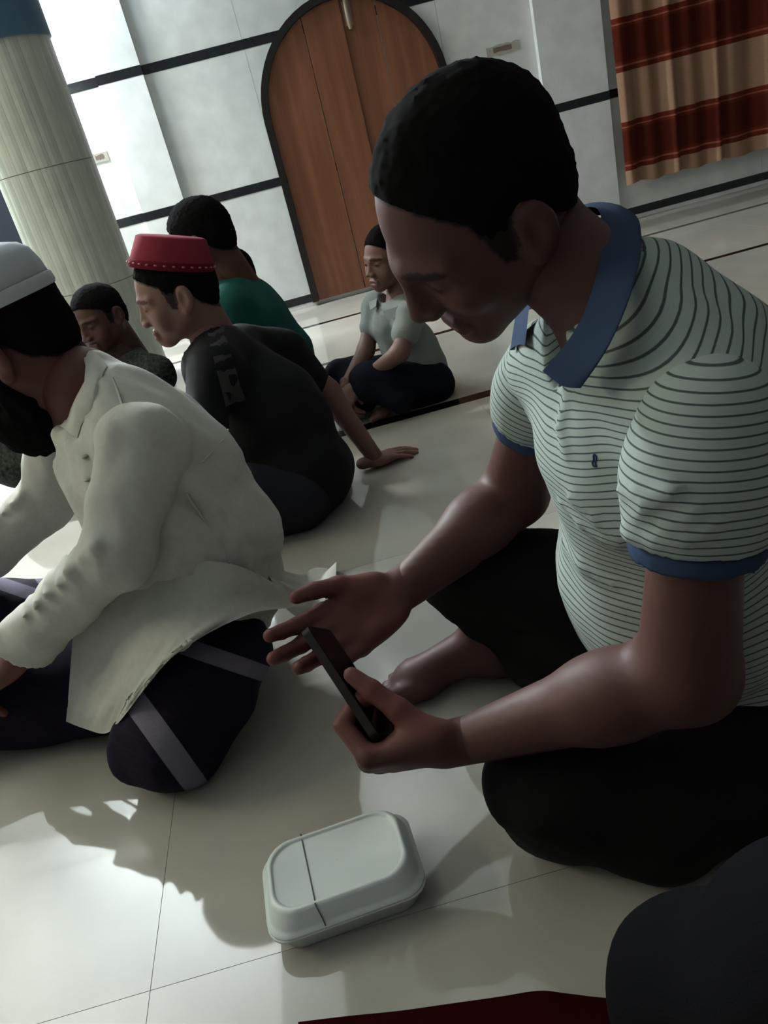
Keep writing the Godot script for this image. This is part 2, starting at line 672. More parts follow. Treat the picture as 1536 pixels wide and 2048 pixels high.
func stave(r: float, a: float, h: float) -> ArrayMesh:
	var p := PackedVector2Array()
	var n := 3
	for k in n + 1:
		var t := -a / 2 + a * k / n
		p.append(Vector2(sin(t), cos(t)) * (r - (0.0015 if k == 0 or k == n else 0.0)))
	for k in 2:
		var t := a / 2 - a * k
		p.append(Vector2(sin(t), cos(t)) * (r - 0.009))
	# prism along z, turned so that z becomes y
	var m := prism(p, 0.0, h)
	var st := SurfaceTool.new()
	st.append_from(m, 0, Transform3D(Basis(Vector3(1, 0, 0), Vector3(0, 0, -1), Vector3(0, 1, 0)), Vector3.ZERO))
	return st.commit()

func curtain():
	var t := thing("curtain", Vector3(2.405, 0.19, WZ + 0.07), "beige pleated curtain with rust red stripes hanging against back wall", "curtain")
	var rows := []
	var nx := 150
	var ny := 26
	var w := 1.2
	var ns := noise(21, 1.3, 2)
	for i in ny + 1:
		var y := 2.2 * (1.0 - float(i) / ny)
		var r := []
		for j in nx + 1:
			var u := float(j) / nx
			var ph := u * 62.0 + 2.2 * ns.get_noise_2d(u * 3.0, 0.0) + 0.3 * ns.get_noise_2d(u * 2.0, y * 0.6)
			var dep := 0.022 * sin(ph) + 0.012 * sin(ph * 0.47 + 1.0) + 0.008 * ns.get_noise_2d(u * 9, y)
			r.append(Vector3(-w / 2 + w * u + 0.008 * cos(ph * 0.5), y + 0.006 * sin(ph * 0.5) * (1.0 if i == ny else 0.0), dep))
		rows.append(r)
	part("cloth", sheet(rows), M.curtain, t)
	part("rod", tube([Vector3(-0.66, 2.21, 0), Vector3(0.66, 2.21, 0)], [0.012, 0.012]), M.bolt, t)

func more_materials():
	M.lamp_body = mat(Color(0.85, 0.85, 0.85), 0.4)
	M.paper = mottled(Color(0.60, 0.58, 0.55), Color(0.70, 0.68, 0.65), 0.8, 30.0, 12)
	M.stain = mottled(Color(0.36, 0.31, 0.28), Color(0.50, 0.46, 0.42), 0.8, 30.0, 13)
	M.floors = []
	M.columns = []
	M.woods = []
	for k in 3:
		var q := 0.012 * k - 0.012
		var f := mottled(Color(0.59 + q, 0.575 + q, 0.54 + q), Color(0.65 + q, 0.635 + q, 0.60 + q), 0.05, 0.9, 30 + k, 0.012, 0.66)
		M.floors.append(f)
		var c := mottled(Color(0.58 + q, 0.60 + q, 0.56 + q), Color(0.65 + q, 0.67 + q, 0.62 + q), 0.4, 1.1, 40 + k)
		M.columns.append(c)
		var n := noise(50 + k, 0.018, 4)
		var fine := noise(60 + k, 0.09, 2)
		var kk := k
		var tex := paint(256, 256, func(u, v): return Color(0.42, 0.25, 0.165).lerp(Color(0.50, 0.315, 0.215), clampf(0.5 + n.get_noise_2d(u * 256 * 2.2, v * 60) * 0.9 + fine.get_noise_2d(u * 256 * 3, v * 40) * 0.25 + 0.1 * kk - 0.1, 0, 1)))
		var wm := mat(Color.WHITE, 0.42)
		wm.albedo_texture = tex
		wm.uv1_triplanar = true
		wm.uv1_scale = Vector3(1.5, 0.7, 1.5)
		M.woods.append(wm)
	# curtain: bands across the drop, woven lines at their edges
	var cw := noise(91, 0.4, 2)
	var ct := paint(64, 1024, func(u, v):
		var y: float = 0.19 + 2.2 * (1.0 - v)
		var yy := fposmod(y - 0.262, 0.458)
		var c := Color(0.60, 0.475, 0.39)
		if yy < 0.233:
			c = Color(0.31, 0.115, 0.08)
			if (yy > 0.022 and yy < 0.030) or (yy > 0.203 and yy < 0.211):
				c = Color(0.55, 0.33, 0.27)
			elif yy < 0.045 or yy > 0.19:
				c = Color(0.37, 0.15, 0.105)
		return c * (1.0 + 0.06 * cw.get_noise_2d(u * 64, v * 1024)))
	M.curtain = mat(Color.WHITE, 0.85, 0.2)
	M.curtain.albedo_texture = ct
	M.curtain.cull_mode = BaseMaterial3D.CULL_DISABLED

# ---------------------------------------------------------------- people: shared builders
var HEAD := []
var HEAD_YOUNG := []
var HAIR := []

# local axes of a head: y up, z towards the face; about 0.23 m tall, origin between the ears
func head_field(young := 0.0) -> Array:
	var f := Field.new(Vector3(-0.105, -0.205, -0.125), Vector3(0.105, 0.135, 0.135), 0.0034)
	f.ell(Vector3(0, 0.03, -0.012), Vector3(0.076, 0.086, 0.098), 0.01)
	f.ell(Vector3(0, -0.03 + 0.006 * young, 0.028), Vector3(0.061, 0.082 - 0.008 * young, 0.062), 0.03)
	for s in [-1.0, 1.0]:
		f.cone(Vector3(0.052 * s, -0.045, -0.004), Vector3(0.012 * s, -0.098 + 0.012 * young, 0.064), 0.02, 0.017, 0.03)
		f.ell(Vector3(0.04 * s, -0.028 - 0.008 * young, 0.064 - 0.002 * young), Vector3(0.023 + 0.003 * young, 0.022 + 0.005 * young, 0.018), 0.022)
		f.cone(Vector3(0.012 * s, 0.018, 0.088), Vector3(0.05 * s, 0.017, 0.066), 0.0085 - 0.003 * young, 0.008 - 0.003 * young, 0.018)
	f.ell(Vector3(0, -0.1 + 0.012 * young, 0.07), Vector3(0.02, 0.016, 0.018), 0.02)
	f.cone(Vector3(0, 0.012 - 0.01 * young, 0.09 - 0.004 * young), Vector3(0, -0.032 + 0.002 * young, 0.108 - 0.007 * young), 0.0075, 0.0118 - 0.0015 * young, 0.016)
	for s in [-1.0, 1.0]:
		f.ell(Vector3(0.013 * s, -0.036, 0.098), Vector3(0.0095, 0.0085, 0.011), 0.008)
		f.ell(Vector3(0.033 * s, -0.001, 0.098), Vector3(0.019, 0.010, 0.0125), 0.012, Basis.IDENTITY, -1)
		f.ell(Vector3(0.032 * s, -0.002, 0.0745), Vector3(0.0135, 0.0125, 0.0125), 0.004)
	f.cone(Vector3(-0.02, -0.064, 0.089), Vector3(0.02, -0.064, 0.089), 0.0065, 0.0065, 0.008)
	f.cone(Vector3(-0.017, -0.077, 0.088), Vector3(0.017, -0.077, 0.088), 0.0075, 0.0075, 0.008)
	f.ell(Vector3(0, -0.0705, 0.102), Vector3(0.024, 0.0022, 0.014), 0.003, Basis.IDENTITY, -1)
	for s in [-1.0, 1.0]:
		var b := Basis.from_euler(Vector3(-0.15, -0.45 * s, 0.0))
		f.ell(Vector3(0.081 * s, -0.008, -0.014), Vector3(0.0085, 0.033, 0.021), 0.006, b)
		f.ell(Vector3(0.090 * s, -0.006, -0.008), Vector3(0.008, 0.019, 0.011), 0.004, b, -1)
		f.ell(Vector3(0.078 * s, -0.036, -0.006), Vector3(0.008, 0.010, 0.010), 0.006)
	f.cone(Vector3(0, -0.03, -0.03), Vector3(0, -0.19, -0.045), 0.056, 0.055, 0.03)
	f.cut(Vector3(0, -0.185, 0), Vector3(0, -1, 0.2))
	return f.nets()

func hair_field() -> Array:
	var f := Field.new(Vector3(-0.105, -0.12, -0.135), Vector3(0.105, 0.15, 0.12), 0.0042)
	f.ell(Vector3(0, 0.037, -0.015), Vector3(0.0785, 0.0885, 0.1005), 0.01)
	f.ell(Vector3(0, -0.02, -0.05), Vector3(0.066, 0.06, 0.05), 0.03)
	f.rough(noise(5, 12.0, 3), 0.003)
	f.rough(noise(6, 85.0, 2), 0.0026)
	f.above(hairline)
	for s in [-1.0, 1.0]:
		f.ell(Vector3(0.088 * s, -0.02, -0.016), Vector3(0.02, 0.042, 0.026), 0.008, Basis.IDENTITY, -1)
	return f.nets()

# height of the hair's lower edge at z: forehead, temple, sideburn, over the ear, nape
var recede := 0.0
func hairline(z: float) -> float:
	var p := [[-0.2, -0.075], [-0.085, -0.066], [-0.045, -0.03], [-0.03, 0.0], [0.004, -0.004], [0.012, -0.02], [0.024, -0.018], [0.032, 0.038], [0.055, 0.056], [0.075, 0.072], [0.2, 0.085]]
	for i in p.size() - 1:
		if z < p[i + 1][0]:
			return lerpf(p[i][1], p[i + 1][1], clampf((z - p[i][0]) / (p[i + 1][0] - p[i][0]), 0.0, 1.0)) + recede * clampf((z - 0.02) / 0.05, 0.0, 1.0)
	return 0.085

# face: horizontal direction the person faces; pitch > 0 bows the head; tilt leans it sideways
func head_at(q: Vector3, face: Vector3, pitch: float, tilt := 0.0, s := Vector3.ONE) -> Transform3D:
	face.y = 0
	face = face.normalized()
	var b := Basis(Vector3.UP.cross(face), Vector3.UP, face)
	b = b * Basis.from_euler(Vector3(deg_to_rad(pitch), 0, deg_to_rad(tilt)))
	return Transform3D(b * Basis.from_scale(s), q)

const SK := 0.62
func plain(_q: Vector3) -> Color:
	return Color(SK, SK, SK)

# hands: the palm side has less pigment
func palm_colour(q: Vector3) -> Color:
	return Color(SK, SK, SK).lerp(Color(0.95, 0.78, 0.82), clampf((q.z + 0.001) / 0.008, 0.0, 1.0) * clampf((q.y + 0.01) / 0.03, 0.0, 1.0))

func face_tint(q: Vector3) -> Color:
	return face_colour(q) * SK

# brows, lips and eyes are pigment of the skin; the rest is even
func face_colour(q: Vector3) -> Color:
	var ax := absf(q.x)
	var brow := Vector2((ax - 0.034) / 0.024, (q.y - 0.019 - 0.1 * (0.034 - ax)) / 0.0055).length()
	if q.z > 0.06 and brow < 1.0:
		return Color(0.25, 0.2, 0.2)
	if q.z > 0.075 and Vector2((ax - 0.032) / 0.0115, (q.y + 0.003) / 0.0042).length() < 1.0:
		return Color(0.22, 0.2, 0.2)
	if q.z > 0.08 and Vector2(ax / 0.024, (q.y + 0.0705) / 0.012).length() < 1.0:
		return Color(0.82, 0.62, 0.62)
	# scalp and cropped sides under the hair
	if q.y > hairline(q.z) - 0.004 and ax < 0.0775:
		return Color(0.14, 0.13, 0.14)
	return Color.WHITE

# right hand: wrist at the origin, fingers along y, palm towards z, thumb on the x side
# curls: for index..little the bend in degrees at the three joints; thumb: [out, forward, bend]
func hand(curls: Array, thumb: Array, spread := 4.0, stub := 0.03) -> Array:
	var f := Field.new(Vector3(-0.085, -0.165, -0.06), Vector3(0.115, 0.215, 0.125), 0.0032)
	var kx := [0.032, 0.011, -0.011, -0.031]
	var ky := [0.088, 0.093, 0.088, 0.077]
	var ln := [[0.043, 0.026, 0.021], [0.047, 0.029, 0.022], [0.043, 0.027, 0.021], [0.034, 0.021, 0.019]]
	f.cone(Vector3(0, -stub, 0), Vector3(0, 0.012, 0), 0.033 if stub > 0.1 else 0.024, 0.0275, 0.01, Vector3(0, 0, 1), 0.86)
	f.ell(Vector3(0.0, 0.048, 0.0), Vector3(0.038, 0.05, 0.0135), 0.015)
	for i in 4:
		f.cone(Vector3(kx[i] * 0.55, 0.012, 0), Vector3(kx[i], ky[i], -0.001), 0.013, 0.0112, 0.012)
	f.ell(Vector3(0.024, 0.034, 0.01), Vector3(0.016, 0.032, 0.014), 0.012)
	f.ell(Vector3(-0.025, 0.036, 0.008), Vector3(0.013, 0.034, 0.011), 0.012)
	for i in 4:
		var q := Vector3(kx[i], ky[i], -0.001)
		var side := deg_to_rad(-(1.5 - i) * spread)
		var bend := 0.0
		var r := 0.0107 if i < 3 else 0.0092
		for j in 3:
			bend += deg_to_rad(curls[i][j])
			var dir := Vector3(-sin(side) * cos(bend), cos(side) * cos(bend), sin(bend))
			var e: Vector3 = q + dir * ln[i][j]
			f.cone(q, e, r, r - 0.0008, 0.003 if j > 0 else 0.006)
			q = e
			r -= 0.0008
	var o := deg_to_rad(thumb[0])
	var fw := deg_to_rad(thumb[1])
	var q := Vector3(0.022, 0.02, 0.006)
	var dir := Vector3(sin(o) * cos(fw), cos(o) * cos(fw), sin(fw))
	f.cone(q, q + dir * 0.045, 0.015, 0.0125, 0.012)
	q += dir * 0.045
	var o2 := o - deg_to_rad(thumb[2])
	dir = Vector3(sin(o2) * cos(fw), cos(o2) * cos(fw), sin(fw))
	f.cone(q, q + dir * 0.034, 0.012, 0.0105, 0.005)
	q += dir * 0.034
	o2 -= deg_to_rad(thumb[2]) * 0.6
	dir = Vector3(sin(o2) * cos(fw), cos(o2) * cos(fw), sin(fw))
	f.cone(q, q + dir * 0.026, 0.0105, 0.0085, 0.004)
	return f.nets()

# places a hand: fingers point along y_dir, the palm looks along z_dir; left hands are mirrored
func hand_at(wrist: Vector3, y_dir: Vector3, z_dir: Vector3, left := false, s := 1.0) -> Transform3D:
	var y := y_dir.normalized()
	var x := y.cross(z_dir).normalized()
	var z := x.cross(y)
	var b := Basis(-x if left else x, y, z)
	return Transform3D(b * Basis.from_scale(Vector3.ONE * s), wrist)

# a right foot: heel at the origin, toes along z, sole down at y = 0
func foot() -> Array:
	var f := Field.new(Vector3(-0.07, -0.02, -0.06), Vector3(0.07, 0.14, 0.24), 0.0042)
	f.cone(Vector3(0, 0.11, 0.02), Vector3(0, 0.045, 0.015), 0.036, 0.036, 0.02)
	f.ell(Vector3(0, 0.032, 0.0), Vector3(0.033, 0.034, 0.042), 0.02)
	f.cone(Vector3(0, 0.045, 0.03), Vector3(0.004, 0.022, 0.14), 0.036, 0.022, 0.03)
	f.ell(Vector3(0.004, 0.017, 0.14), Vector3(0.044, 0.018, 0.04), 0.02)
	var tx := [0.033, 0.013, -0.004, -0.02, -0.035]
	var tz := [0.2, 0.197, 0.189, 0.179, 0.166]
	for i in 5:
		var r := 0.0135 if i == 0 else 0.0095 - 0.0005 * i
		f.cone(Vector3(tx[i] * 0.92, 0.017, 0.15), Vector3(tx[i], r, tz[i]), r * 1.1, r, 0.005)
	f.cut(Vector3(0, 0.0, 0), Vector3(0, -1, 0))
	return f.nets()

# list of prims -> field. ["c", a, b, ra, rb(, axis, share)]  ["e", q, radii(, basis)]
func blob(prims: Array, cell: float, k := 0.03) -> Field:
	var lo := Vector3.ONE * 99
	var hi := -lo
	for p in prims:
		var m: float
		if p[0] == "c":
			m = maxf(p[3], p[4]) + k
			lo = lo.min(p[1].min(p[2]) - Vector3.ONE * m)
			hi = hi.max(p[1].max(p[2]) + Vector3.ONE * m)
		else:
			m = maxf(p[2].x, maxf(p[2].y, p[2].z)) + k
			lo = lo.min(p[1] - Vector3.ONE * m)
			hi = hi.max(p[1] + Vector3.ONE * m)
	lo.y = maxf(lo.y, -0.02)
	var f := Field.new(lo, hi, cell)
	for p in prims:
		if p[0] == "c":
			if p.size() > 5:
				f.cone(p[1], p[2], p[3], p[4], k, p[5].normalized(), p[6])
			else:
				f.cone(p[1], p[2], p[3], p[4], k)
		else:
			f.ell(p[1], p[2], k, p[3] if p.size() > 3 else Basis.IDENTITY)
	return f

# everything below the floor is flattened onto it
func on_floor(f: Field):
	f.cut(Vector3(0, 0.001, 0), Vector3(0, -1, 0))

func one(a: Array, base: Vector3, uvf = null) -> ArrayMesh:
	var s := Hull.new()
	s.add(a, Transform3D.IDENTITY, uvf)
	return s.mesh(base)

# smooth patch through a grid of control points, with folds; returns rows for sheet()
func patch(ctrl: Array, fine := 8, fold := 0.0, seed_ := 1) -> Array:
	var rows := []
	for r in ctrl:
		var out := []
		for j in r.size() - 1:
			for k in fine:
				out.append(crm(r[max(j - 1, 0)], r[j], r[j + 1], r[min(j + 2, r.size() - 1)], float(k) / fine))
		out.append(r[r.size() - 1])
		rows.append(out)
	var full := []
	for i in rows.size() - 1:
		for k in fine:
			var line := []
			for j in rows[0].size():
				line.append(crm(rows[max(i - 1, 0)][j], rows[i][j], rows[i + 1][j], rows[min(i + 2, rows.size() - 1)][j], float(k) / fine))
			full.append(line)
	full.append(rows[rows.size() - 1])
	if fold > 0.0:
		var ns := noise(seed_, 1.0, 3)
		for i in full.size():
			for j in full[0].size():
				var a: Vector3 = full[i][min(j + 1, full[0].size() - 1)] - full[i][max(j - 1, 0)]
				var b: Vector3 = full[min(i + 1, full.size() - 1)][j] - full[max(i - 1, 0)][j]
				var nn := a.cross(b).normalized()
				var rim := minf(minf(i, full.size() - 1 - i), minf(j, full[0].size() - 1 - j)) / 7.0
				full[i][j] = full[i][j] + nn * (fold * minf(1.0, rim) * ns.get_noise_2d(j * 0.10, i * 0.03))
	return full

func crm(a: Vector3, b: Vector3, c: Vector3, d: Vector3, t: float) -> Vector3:
	return b.cubic_interpolate(c, a, d, t)

# smooth arc length along a polyline: a blend over its segments by nearness
func along(q: Vector3, line: Array) -> float:
	var run := 0.0
	var sw := 0.0
	var ss := 0.0
	for i in line.size() - 1:
		var a: Vector3 = line[i]
		var ab: Vector3 = line[i + 1] - a
		var l := ab.length()
		var t := (q - a).dot(ab) / (l * l)
		var e := absf(t - 0.5)
		var w := exp(-e * e * 3.0)
		sw += w
		ss += w * (run + t * l)
		run += l
	return ss / sw

func skin_material(c: Color) -> StandardMaterial3D:
	var k := c.srgb_to_linear() * (1.0 / SK)
	k.a = 1.0
	var m := mat(k.linear_to_srgb(), 0.55, 0.33)
	m.vertex_color_use_as_albedo = true
	return m

func head_parts(body: Hull, t: Transform3D, young := false):
	body.add(HEAD_YOUNG if young else HEAD, t, null, face_tint)

func hair_part(root: Node3D, t: Transform3D, m: Material, called := "hair"):
	var h := Hull.new()
	h.add(HAIR, t)
	return part(called, h.mesh(root.position), m, root)

# ---------------------------------------------------------------- the man in the striped polo shirt
func man_striped():
	var base := Vector3(0.32, 0.0, -0.77)
	var t := thing("person", base, "man in striped polo shirt with blue collar, head bowed, holding a phone", "person")
	var hd := head_at(P(950, 420, 0.755), Vector3(-1, 0, 0.10), 33.0, -20.0, Vector3(0.94, 0.96, 0.95))
	recede = 0.03
	var own_hair := hair_field()
	var c7 := Vector3(0.305, 0.600, -0.742)
	var shl := Vector3(0.292, 0.522, -0.582)
	var shr := Vector3(0.262, 0.505, -0.885)
	var ell := P(1375, 1345, 0.755)
	var wrl := P(925, 1482, 0.885)
	var elr := P(1030, 985, 1.12)
	var wrr := P(800, 1180, 1.05)
	# skin: neck, arms, foot
	var f := blob([["c", hd * Vector3(0, -0.07, -0.03), c7 + Vector3(-0.015, -0.01, 0), 0.052, 0.052], ["c", c7 + Vector3(-0.015, -0.01, 0), Vector3(0.285, 0.5, -0.745), 0.052, 0.05], ["c", Vector3(0.3, 0.5, -0.745), shl, 0.045, 0.04], ["c", Vector3(0.3, 0.5, -0.745), shr, 0.045, 0.04],
		["c", shl, ell, 0.034, 0.047], ["c", ell, ell.lerp(wrl, 0.35), 0.043, 0.043], ["c", ell.lerp(wrl, 0.3), wrl, 0.043, 0.0245],
		["c", shr, elr, 0.034, 0.047], ["c", elr, elr.lerp(wrr, 0.35), 0.042, 0.043], ["c", elr.lerp(wrr, 0.3), wrr, 0.043, 0.024]], 0.006, 0.02)
	var b := Hull.new()
	b.add(f.nets(), Transform3D.IDENTITY, null, plain)
	head_parts(b, hd)
	# right hand open, palm up; left hand closed on the phone
	var fr := P(552, 1352, 0.955) - wrr
	b.add(hand([[12, 14, 10], [10, 16, 10], [14, 18, 12], [20, 20, 12]], [32, 10, 14], 2.5, 0.12), hand_at(wrr + fr.normalized() * 0.012, fr, Vector3(0.05, 0.66, 0.75), false, 1.03), null, palm_colour)
	var fl := P(748, 1520, 0.90) - wrl
	b.add(hand([[60, 72, 40], [66, 76, 42], [70, 80, 45], [74, 82, 45]], [22, 46, 4], 0.0, 0.12), hand_at(wrl + fl.normalized() * 0.005, fl, Vector3(-0.1, 0.62, -0.78), true, 1.08), null, palm_colour)
	var ank := Vector3(0.168, 0.0, -1.0)
	var fd := Vector3(-1, 0, -0.12).normalized()
	var ft := Transform3D(Basis(Vector3.UP.cross(fd), Vector3.UP, fd) * Basis.from_scale(Vector3(1.12, 1.2, 1.06)), ank)
	b.add(foot(), ft, null, plain)
	part("body", b.mesh(base, true), M.skin_a, t)
	var hh := Hull.new()
	hh.add(own_hair, hd)
	part("hair", hh.mesh(base), M.hair, t)
	recede = 0.0

	# shirt: body, sleeves with stripes across, cuffs and collar in blue
	var spine := [Vector3(0.41, 0.08, -0.77), Vector3(0.375, 0.28, -0.755), Vector3(0.35, 0.44, -0.74), Vector3(0.315, 0.56, -0.742), Vector3(0.24, 0.66, -0.742)]
	var lean := Basis.from_euler(Vector3(0, 0, 0.22))
	f = blob([["e", Vector3(0.338, 0.255, -0.762), Vector3(0.134, 0.14, 0.165), lean], ["e", Vector3(0.314, 0.42, -0.738), Vector3(0.112, 0.15, 0.155), lean],
		["e", Vector3(0.35, 0.52, -0.735), Vector3(0.085, 0.085, 0.13), lean], ["c", c7 + Vector3(0.0, -0.028, 0.012), shl + Vector3(0.012, 0.0, -0.02), 0.062, 0.057], ["c", c7 + Vector3(0.0, -0.028, -0.012), shr + Vector3(0.0, -0.005, 0.02), 0.062, 0.055],
		["e", Vector3(0.395, 0.14, -0.77), Vector3(0.145, 0.1, 0.175), lean]], 0.007, 0.05)
	for c in [[[1112, 1010], [1160, 1048], [1225, 1095]], [[1145, 1000], [1195, 1038], [1240, 1078]], [[1118, 1090], [1165, 1130], [1230, 1170]], [[1125, 800], [1118, 850], [1125, 910]]]:
		ridge(f, c, 0.005, 0.45)
	f.rough(noise(11, 6.0, 2), 0.006, Vector3(1, 2.2, 1), Basis.from_euler(Vector3(0.5, 0, 0.6)))
	# neck opening and hem
	f.ell(c7 + Vector3(-0.05, 0.04, 0.0), Vector3(0.055, 0.06, 0.052), 0.006, Basis.IDENTITY, -1)
	f.ell(Vector3(0.225, 0.56, -0.742), Vector3(0.03, 0.035, 0.02), 0.004, Basis.from_euler(Vector3(0, 0, 0.35)), -1)
	f.cut(Vector3(0.3, 0.125, -0.77), Vector3(0.12, -1, 0.0))
	var shirt := part("shirt", one(f.nets(), base, func(q): return Vector2(q.z * 6.0, along(q, spine) / 0.0079)), M.stripes, t)
	# small emblem on the chest: a dark oval ring
	var em := []
	var rad := []
	for k in 17:
		var an := TAU * k / 16.0
		var dv := P(1187 + 6.5 * cos(an), 922 + 13.0 * sin(an), 0.5)
		em.append(f.hit(dv, dv - EYE, 0.0006) - base)
		rad.append(0.0008)
	part("emblem", tube(em, rad, 6), M.polo_blue, t)
	for a in [[shl, ell, 0.40, 0.057, 0.062, 1.0], [shr, elr, 0.38, 0.055, 0.056, -1.0]]:
		var s0: Vector3 = a[0]
		var dir: Vector3 = (a[1] - s0).normalized()
		var len: float = (a[1] - s0).length() * a[2]
		var g := blob([["c", s0 + Vector3(0.004, -0.004, -0.002 * a[5]), s0 + dir * len * 0.5, a[3], a[4] + 0.002], ["c", s0 + dir * len * 0.45, s0 + dir * (len + 0.06), a[4], a[4] - 0.004]], 0.006, 0.02)
		if a[5] > 0:
			for c in [[[1240, 978], [1275, 988], [1340, 975]], [[1248, 1062], [1290, 1015], [1345, 990]], [[1262, 1080], [1330, 1062], [1400, 1025]], [[1300, 1095], [1370, 1080], [1440, 1050]]]:
				ridge(g, c, 0.0045, 0.4)
		g.rough(noise(14, 8.0, 2), 0.004)
		g.cut(s0 + dir * len, dir)
		part("sleeve", one(g.nets(), base, func(q): return Vector2(q.z * 6.0, (q - s0).dot(dir) / 0.0079)), M.stripes, t)
		g = blob([["c", s0 + dir * (len - 0.05), s0 + dir * (len + 0.06), a[4] - 0.001, a[4] - 0.006]], 0.005, 0.01)
		g.cut(s0 + dir * (len - 0.001), -dir)
		g.cut(s0 + dir * (len + 0.019), dir)
		part("cuff", one(g.nets(), base), M.polo_blue, t)
	# collar folded down round the neck
	var top := [P(1085, 742, 0.715), P(1150, 660, 0.685), P(1190, 560, 0.70), P(1205, 470, 0.745), P(1190, 415, 0.80), P(1130, 440, 0.86), P(1070, 560, 0.87), P(1050, 690, 0.84)]
	var mid := [P(1125, 772, 0.70), P(1190, 680, 0.662), P(1236, 570, 0.672), P(1252, 470, 0.73), P(1232, 408, 0.80), P(1140, 425, 0.885), P(1060, 560, 0.9), P(1035, 690, 0.87)]
	var low := [P(1160, 776, 0.688), P(1218, 690, 0.646), P(1266, 575, 0.66), P(1283, 475, 0.73), P(1258, 425, 0.81), P(1150, 440, 0.895), P(1050, 570, 0.92), P(1020, 700, 0.89)]
	var under := [P(1156, 776, 0.70), P(1208, 690, 0.668), P(1250, 575, 0.685), P(1262, 478, 0.75), P(1240, 432, 0.82), P(1150, 450, 0.885), P(1060, 575, 0.9), P(1030, 700, 0.88)]
	var rows := patch([top, mid, low, under], 6)
	for r in rows:
		for j in r.size():
			r[j] -= base
	part("collar", sheet(rows), M.polo_blue, t)
	# placket edge and buttons
	# trousers
	var hl := Vector3(0.43, 0.115, -0.67)
	var hr := Vector3(0.42, 0.115, -0.86)
	var kl := Vector3(0.142, 0.085, -0.675)
	var kr := P(945, 1140, 1.18)
	f = blob([["e", Vector3(0.41, 0.105, -0.77), Vector3(0.15, 0.105, 0.17)], ["c", hl, kl, 0.1, 0.08], ["c", kl, Vector3(0.225, 0.05, -0.615), 0.075, 0.052], ["c", Vector3(0.225, 0.05, -0.615), Vector3(0.40, 0.055, -0.60), 0.052, 0.055], ["c", hl, Vector3(0.36, 0.06, -0.6), 0.09, 0.06],
		["c", hr, kr, 0.095, 0.07], ["c", kr, Vector3(0.18, 0.085, -1.0), 0.068, 0.058], ["c", Vector3(0.3, 0.09, -0.86), Vector3(0.2, 0.06, -0.93), 0.06, 0.05]], 0.008, 0.04)
	f.rough(noise(15, 7.0, 2), 0.010, Vector3(1, 1.6, 1))
	on_floor(f)
	f.ell(Vector3(0.12, 0.02, -1.0), Vector3(0.06, 0.06, 0.055), 0.004, Basis.IDENTITY, -1)
	part("trousers", one(f.nets(), base), M.black, t)
	# the phone in his left hand
	phone(P(632, 1262, 0.95), P(745, 1432, 0.905))

# a raised crease laid on a garment along pixels of the photograph
func ridge(f: Field, px: Array, rad: float, from: float):
	var was := Vector3.ZERO
	for k in px.size():
		var dv := P(px[k][0], px[k][1], from)
		var q := f.hit(dv, dv - EYE, 0.0)
		if k > 0:
			f.cone(was, q, rad, rad * 0.85, 0.008)
		was = q

func phone(a: Vector3, b: Vector3):
	var dir := (b - a).normalized()
	var c := a + dir * 0.074
	var t := thing("phone", c, "dark brown slim phone held in the left hand of striped man", "phone")
	var wide := (CF * 0.97 + dir.cross(CF).normalized() * 0.14).slide(dir).normalized()
	var n := dir.cross(wide)
	var bs := Basis(wide, dir, n)
	var o := part("body", prism(round_rect(0.034, 0.075, 0.008), -0.005, 0.005), M.phone, t)
	o.basis = bs
	o = part("screen", prism(round_rect(0.031, 0.071, 0.006), 0.005, 0.0056), M.glass_black, t)
	o.basis = bs
	o = part("side_button", box(Vector3(0.0016, 0.02, 0.003)), M.phone, t, wide * 0.0345 + dir * 0.02)
	o.basis = bs

func round_rect(hx: float, hy: float, r: float, n := 5) -> PackedVector2Array:
	var p := PackedVector2Array()
	for c in [[1, 1, 0.0], [-1, 1, 0.5], [-1, -1, 1.0], [1, -1, 1.5]]:
		for k in n + 1:
			var a: float = (c[2] + 0.5 * k / n) * PI
			p.append(Vector2(c[0] * (hx - r) + cos(a) * r, c[1] * (hy - r) + sin(a) * r))
	return p

func people_materials():
	M.skin_a = skin_material(Color(0.30, 0.195, 0.175))
	M.skin_b = skin_material(Color(0.33, 0.21, 0.18))
	M.skin_c = skin_material(Color(0.43, 0.32, 0.285))
	M.skin_d = skin_material(Color(0.28, 0.18, 0.15))
	M.hair = mottled(Color(0.04, 0.037, 0.038), Color(0.085, 0.08, 0.08), 0.95, 40.0, 71, 0.09, 0.12)
	M.black = mat(Color(0.035, 0.033, 0.034), 0.8, 0.3)
	cloth(M.black, 0.3)
	M.polo_blue = mat(Color(0.19, 0.245, 0.34), 0.9, 0.2)
	cloth(M.polo_blue, 0.3, 30.0)
	var ns := noise(81, 0.3, 2)
	M.stripes = mat(Color.WHITE, 0.85, 0.2)
	M.stripes.albedo_texture = paint(64, 64, func(u, v):
		var c := Color(0.58, 0.625, 0.605) * (1.0 + 0.05 * ns.get_noise_2d(u * 64, v * 64))
		var e := absf(v - 0.5) * 64.0
		return c.lerp(Color(0.27, 0.30, 0.30), clampf((8.0 - e) / 4.0, 0, 1)))
	M.phone = mat(Color(0.085, 0.062, 0.048), 0.55, 0.3)
	M.glass_black = mat(Color(0.02, 0.02, 0.02), 0.08)

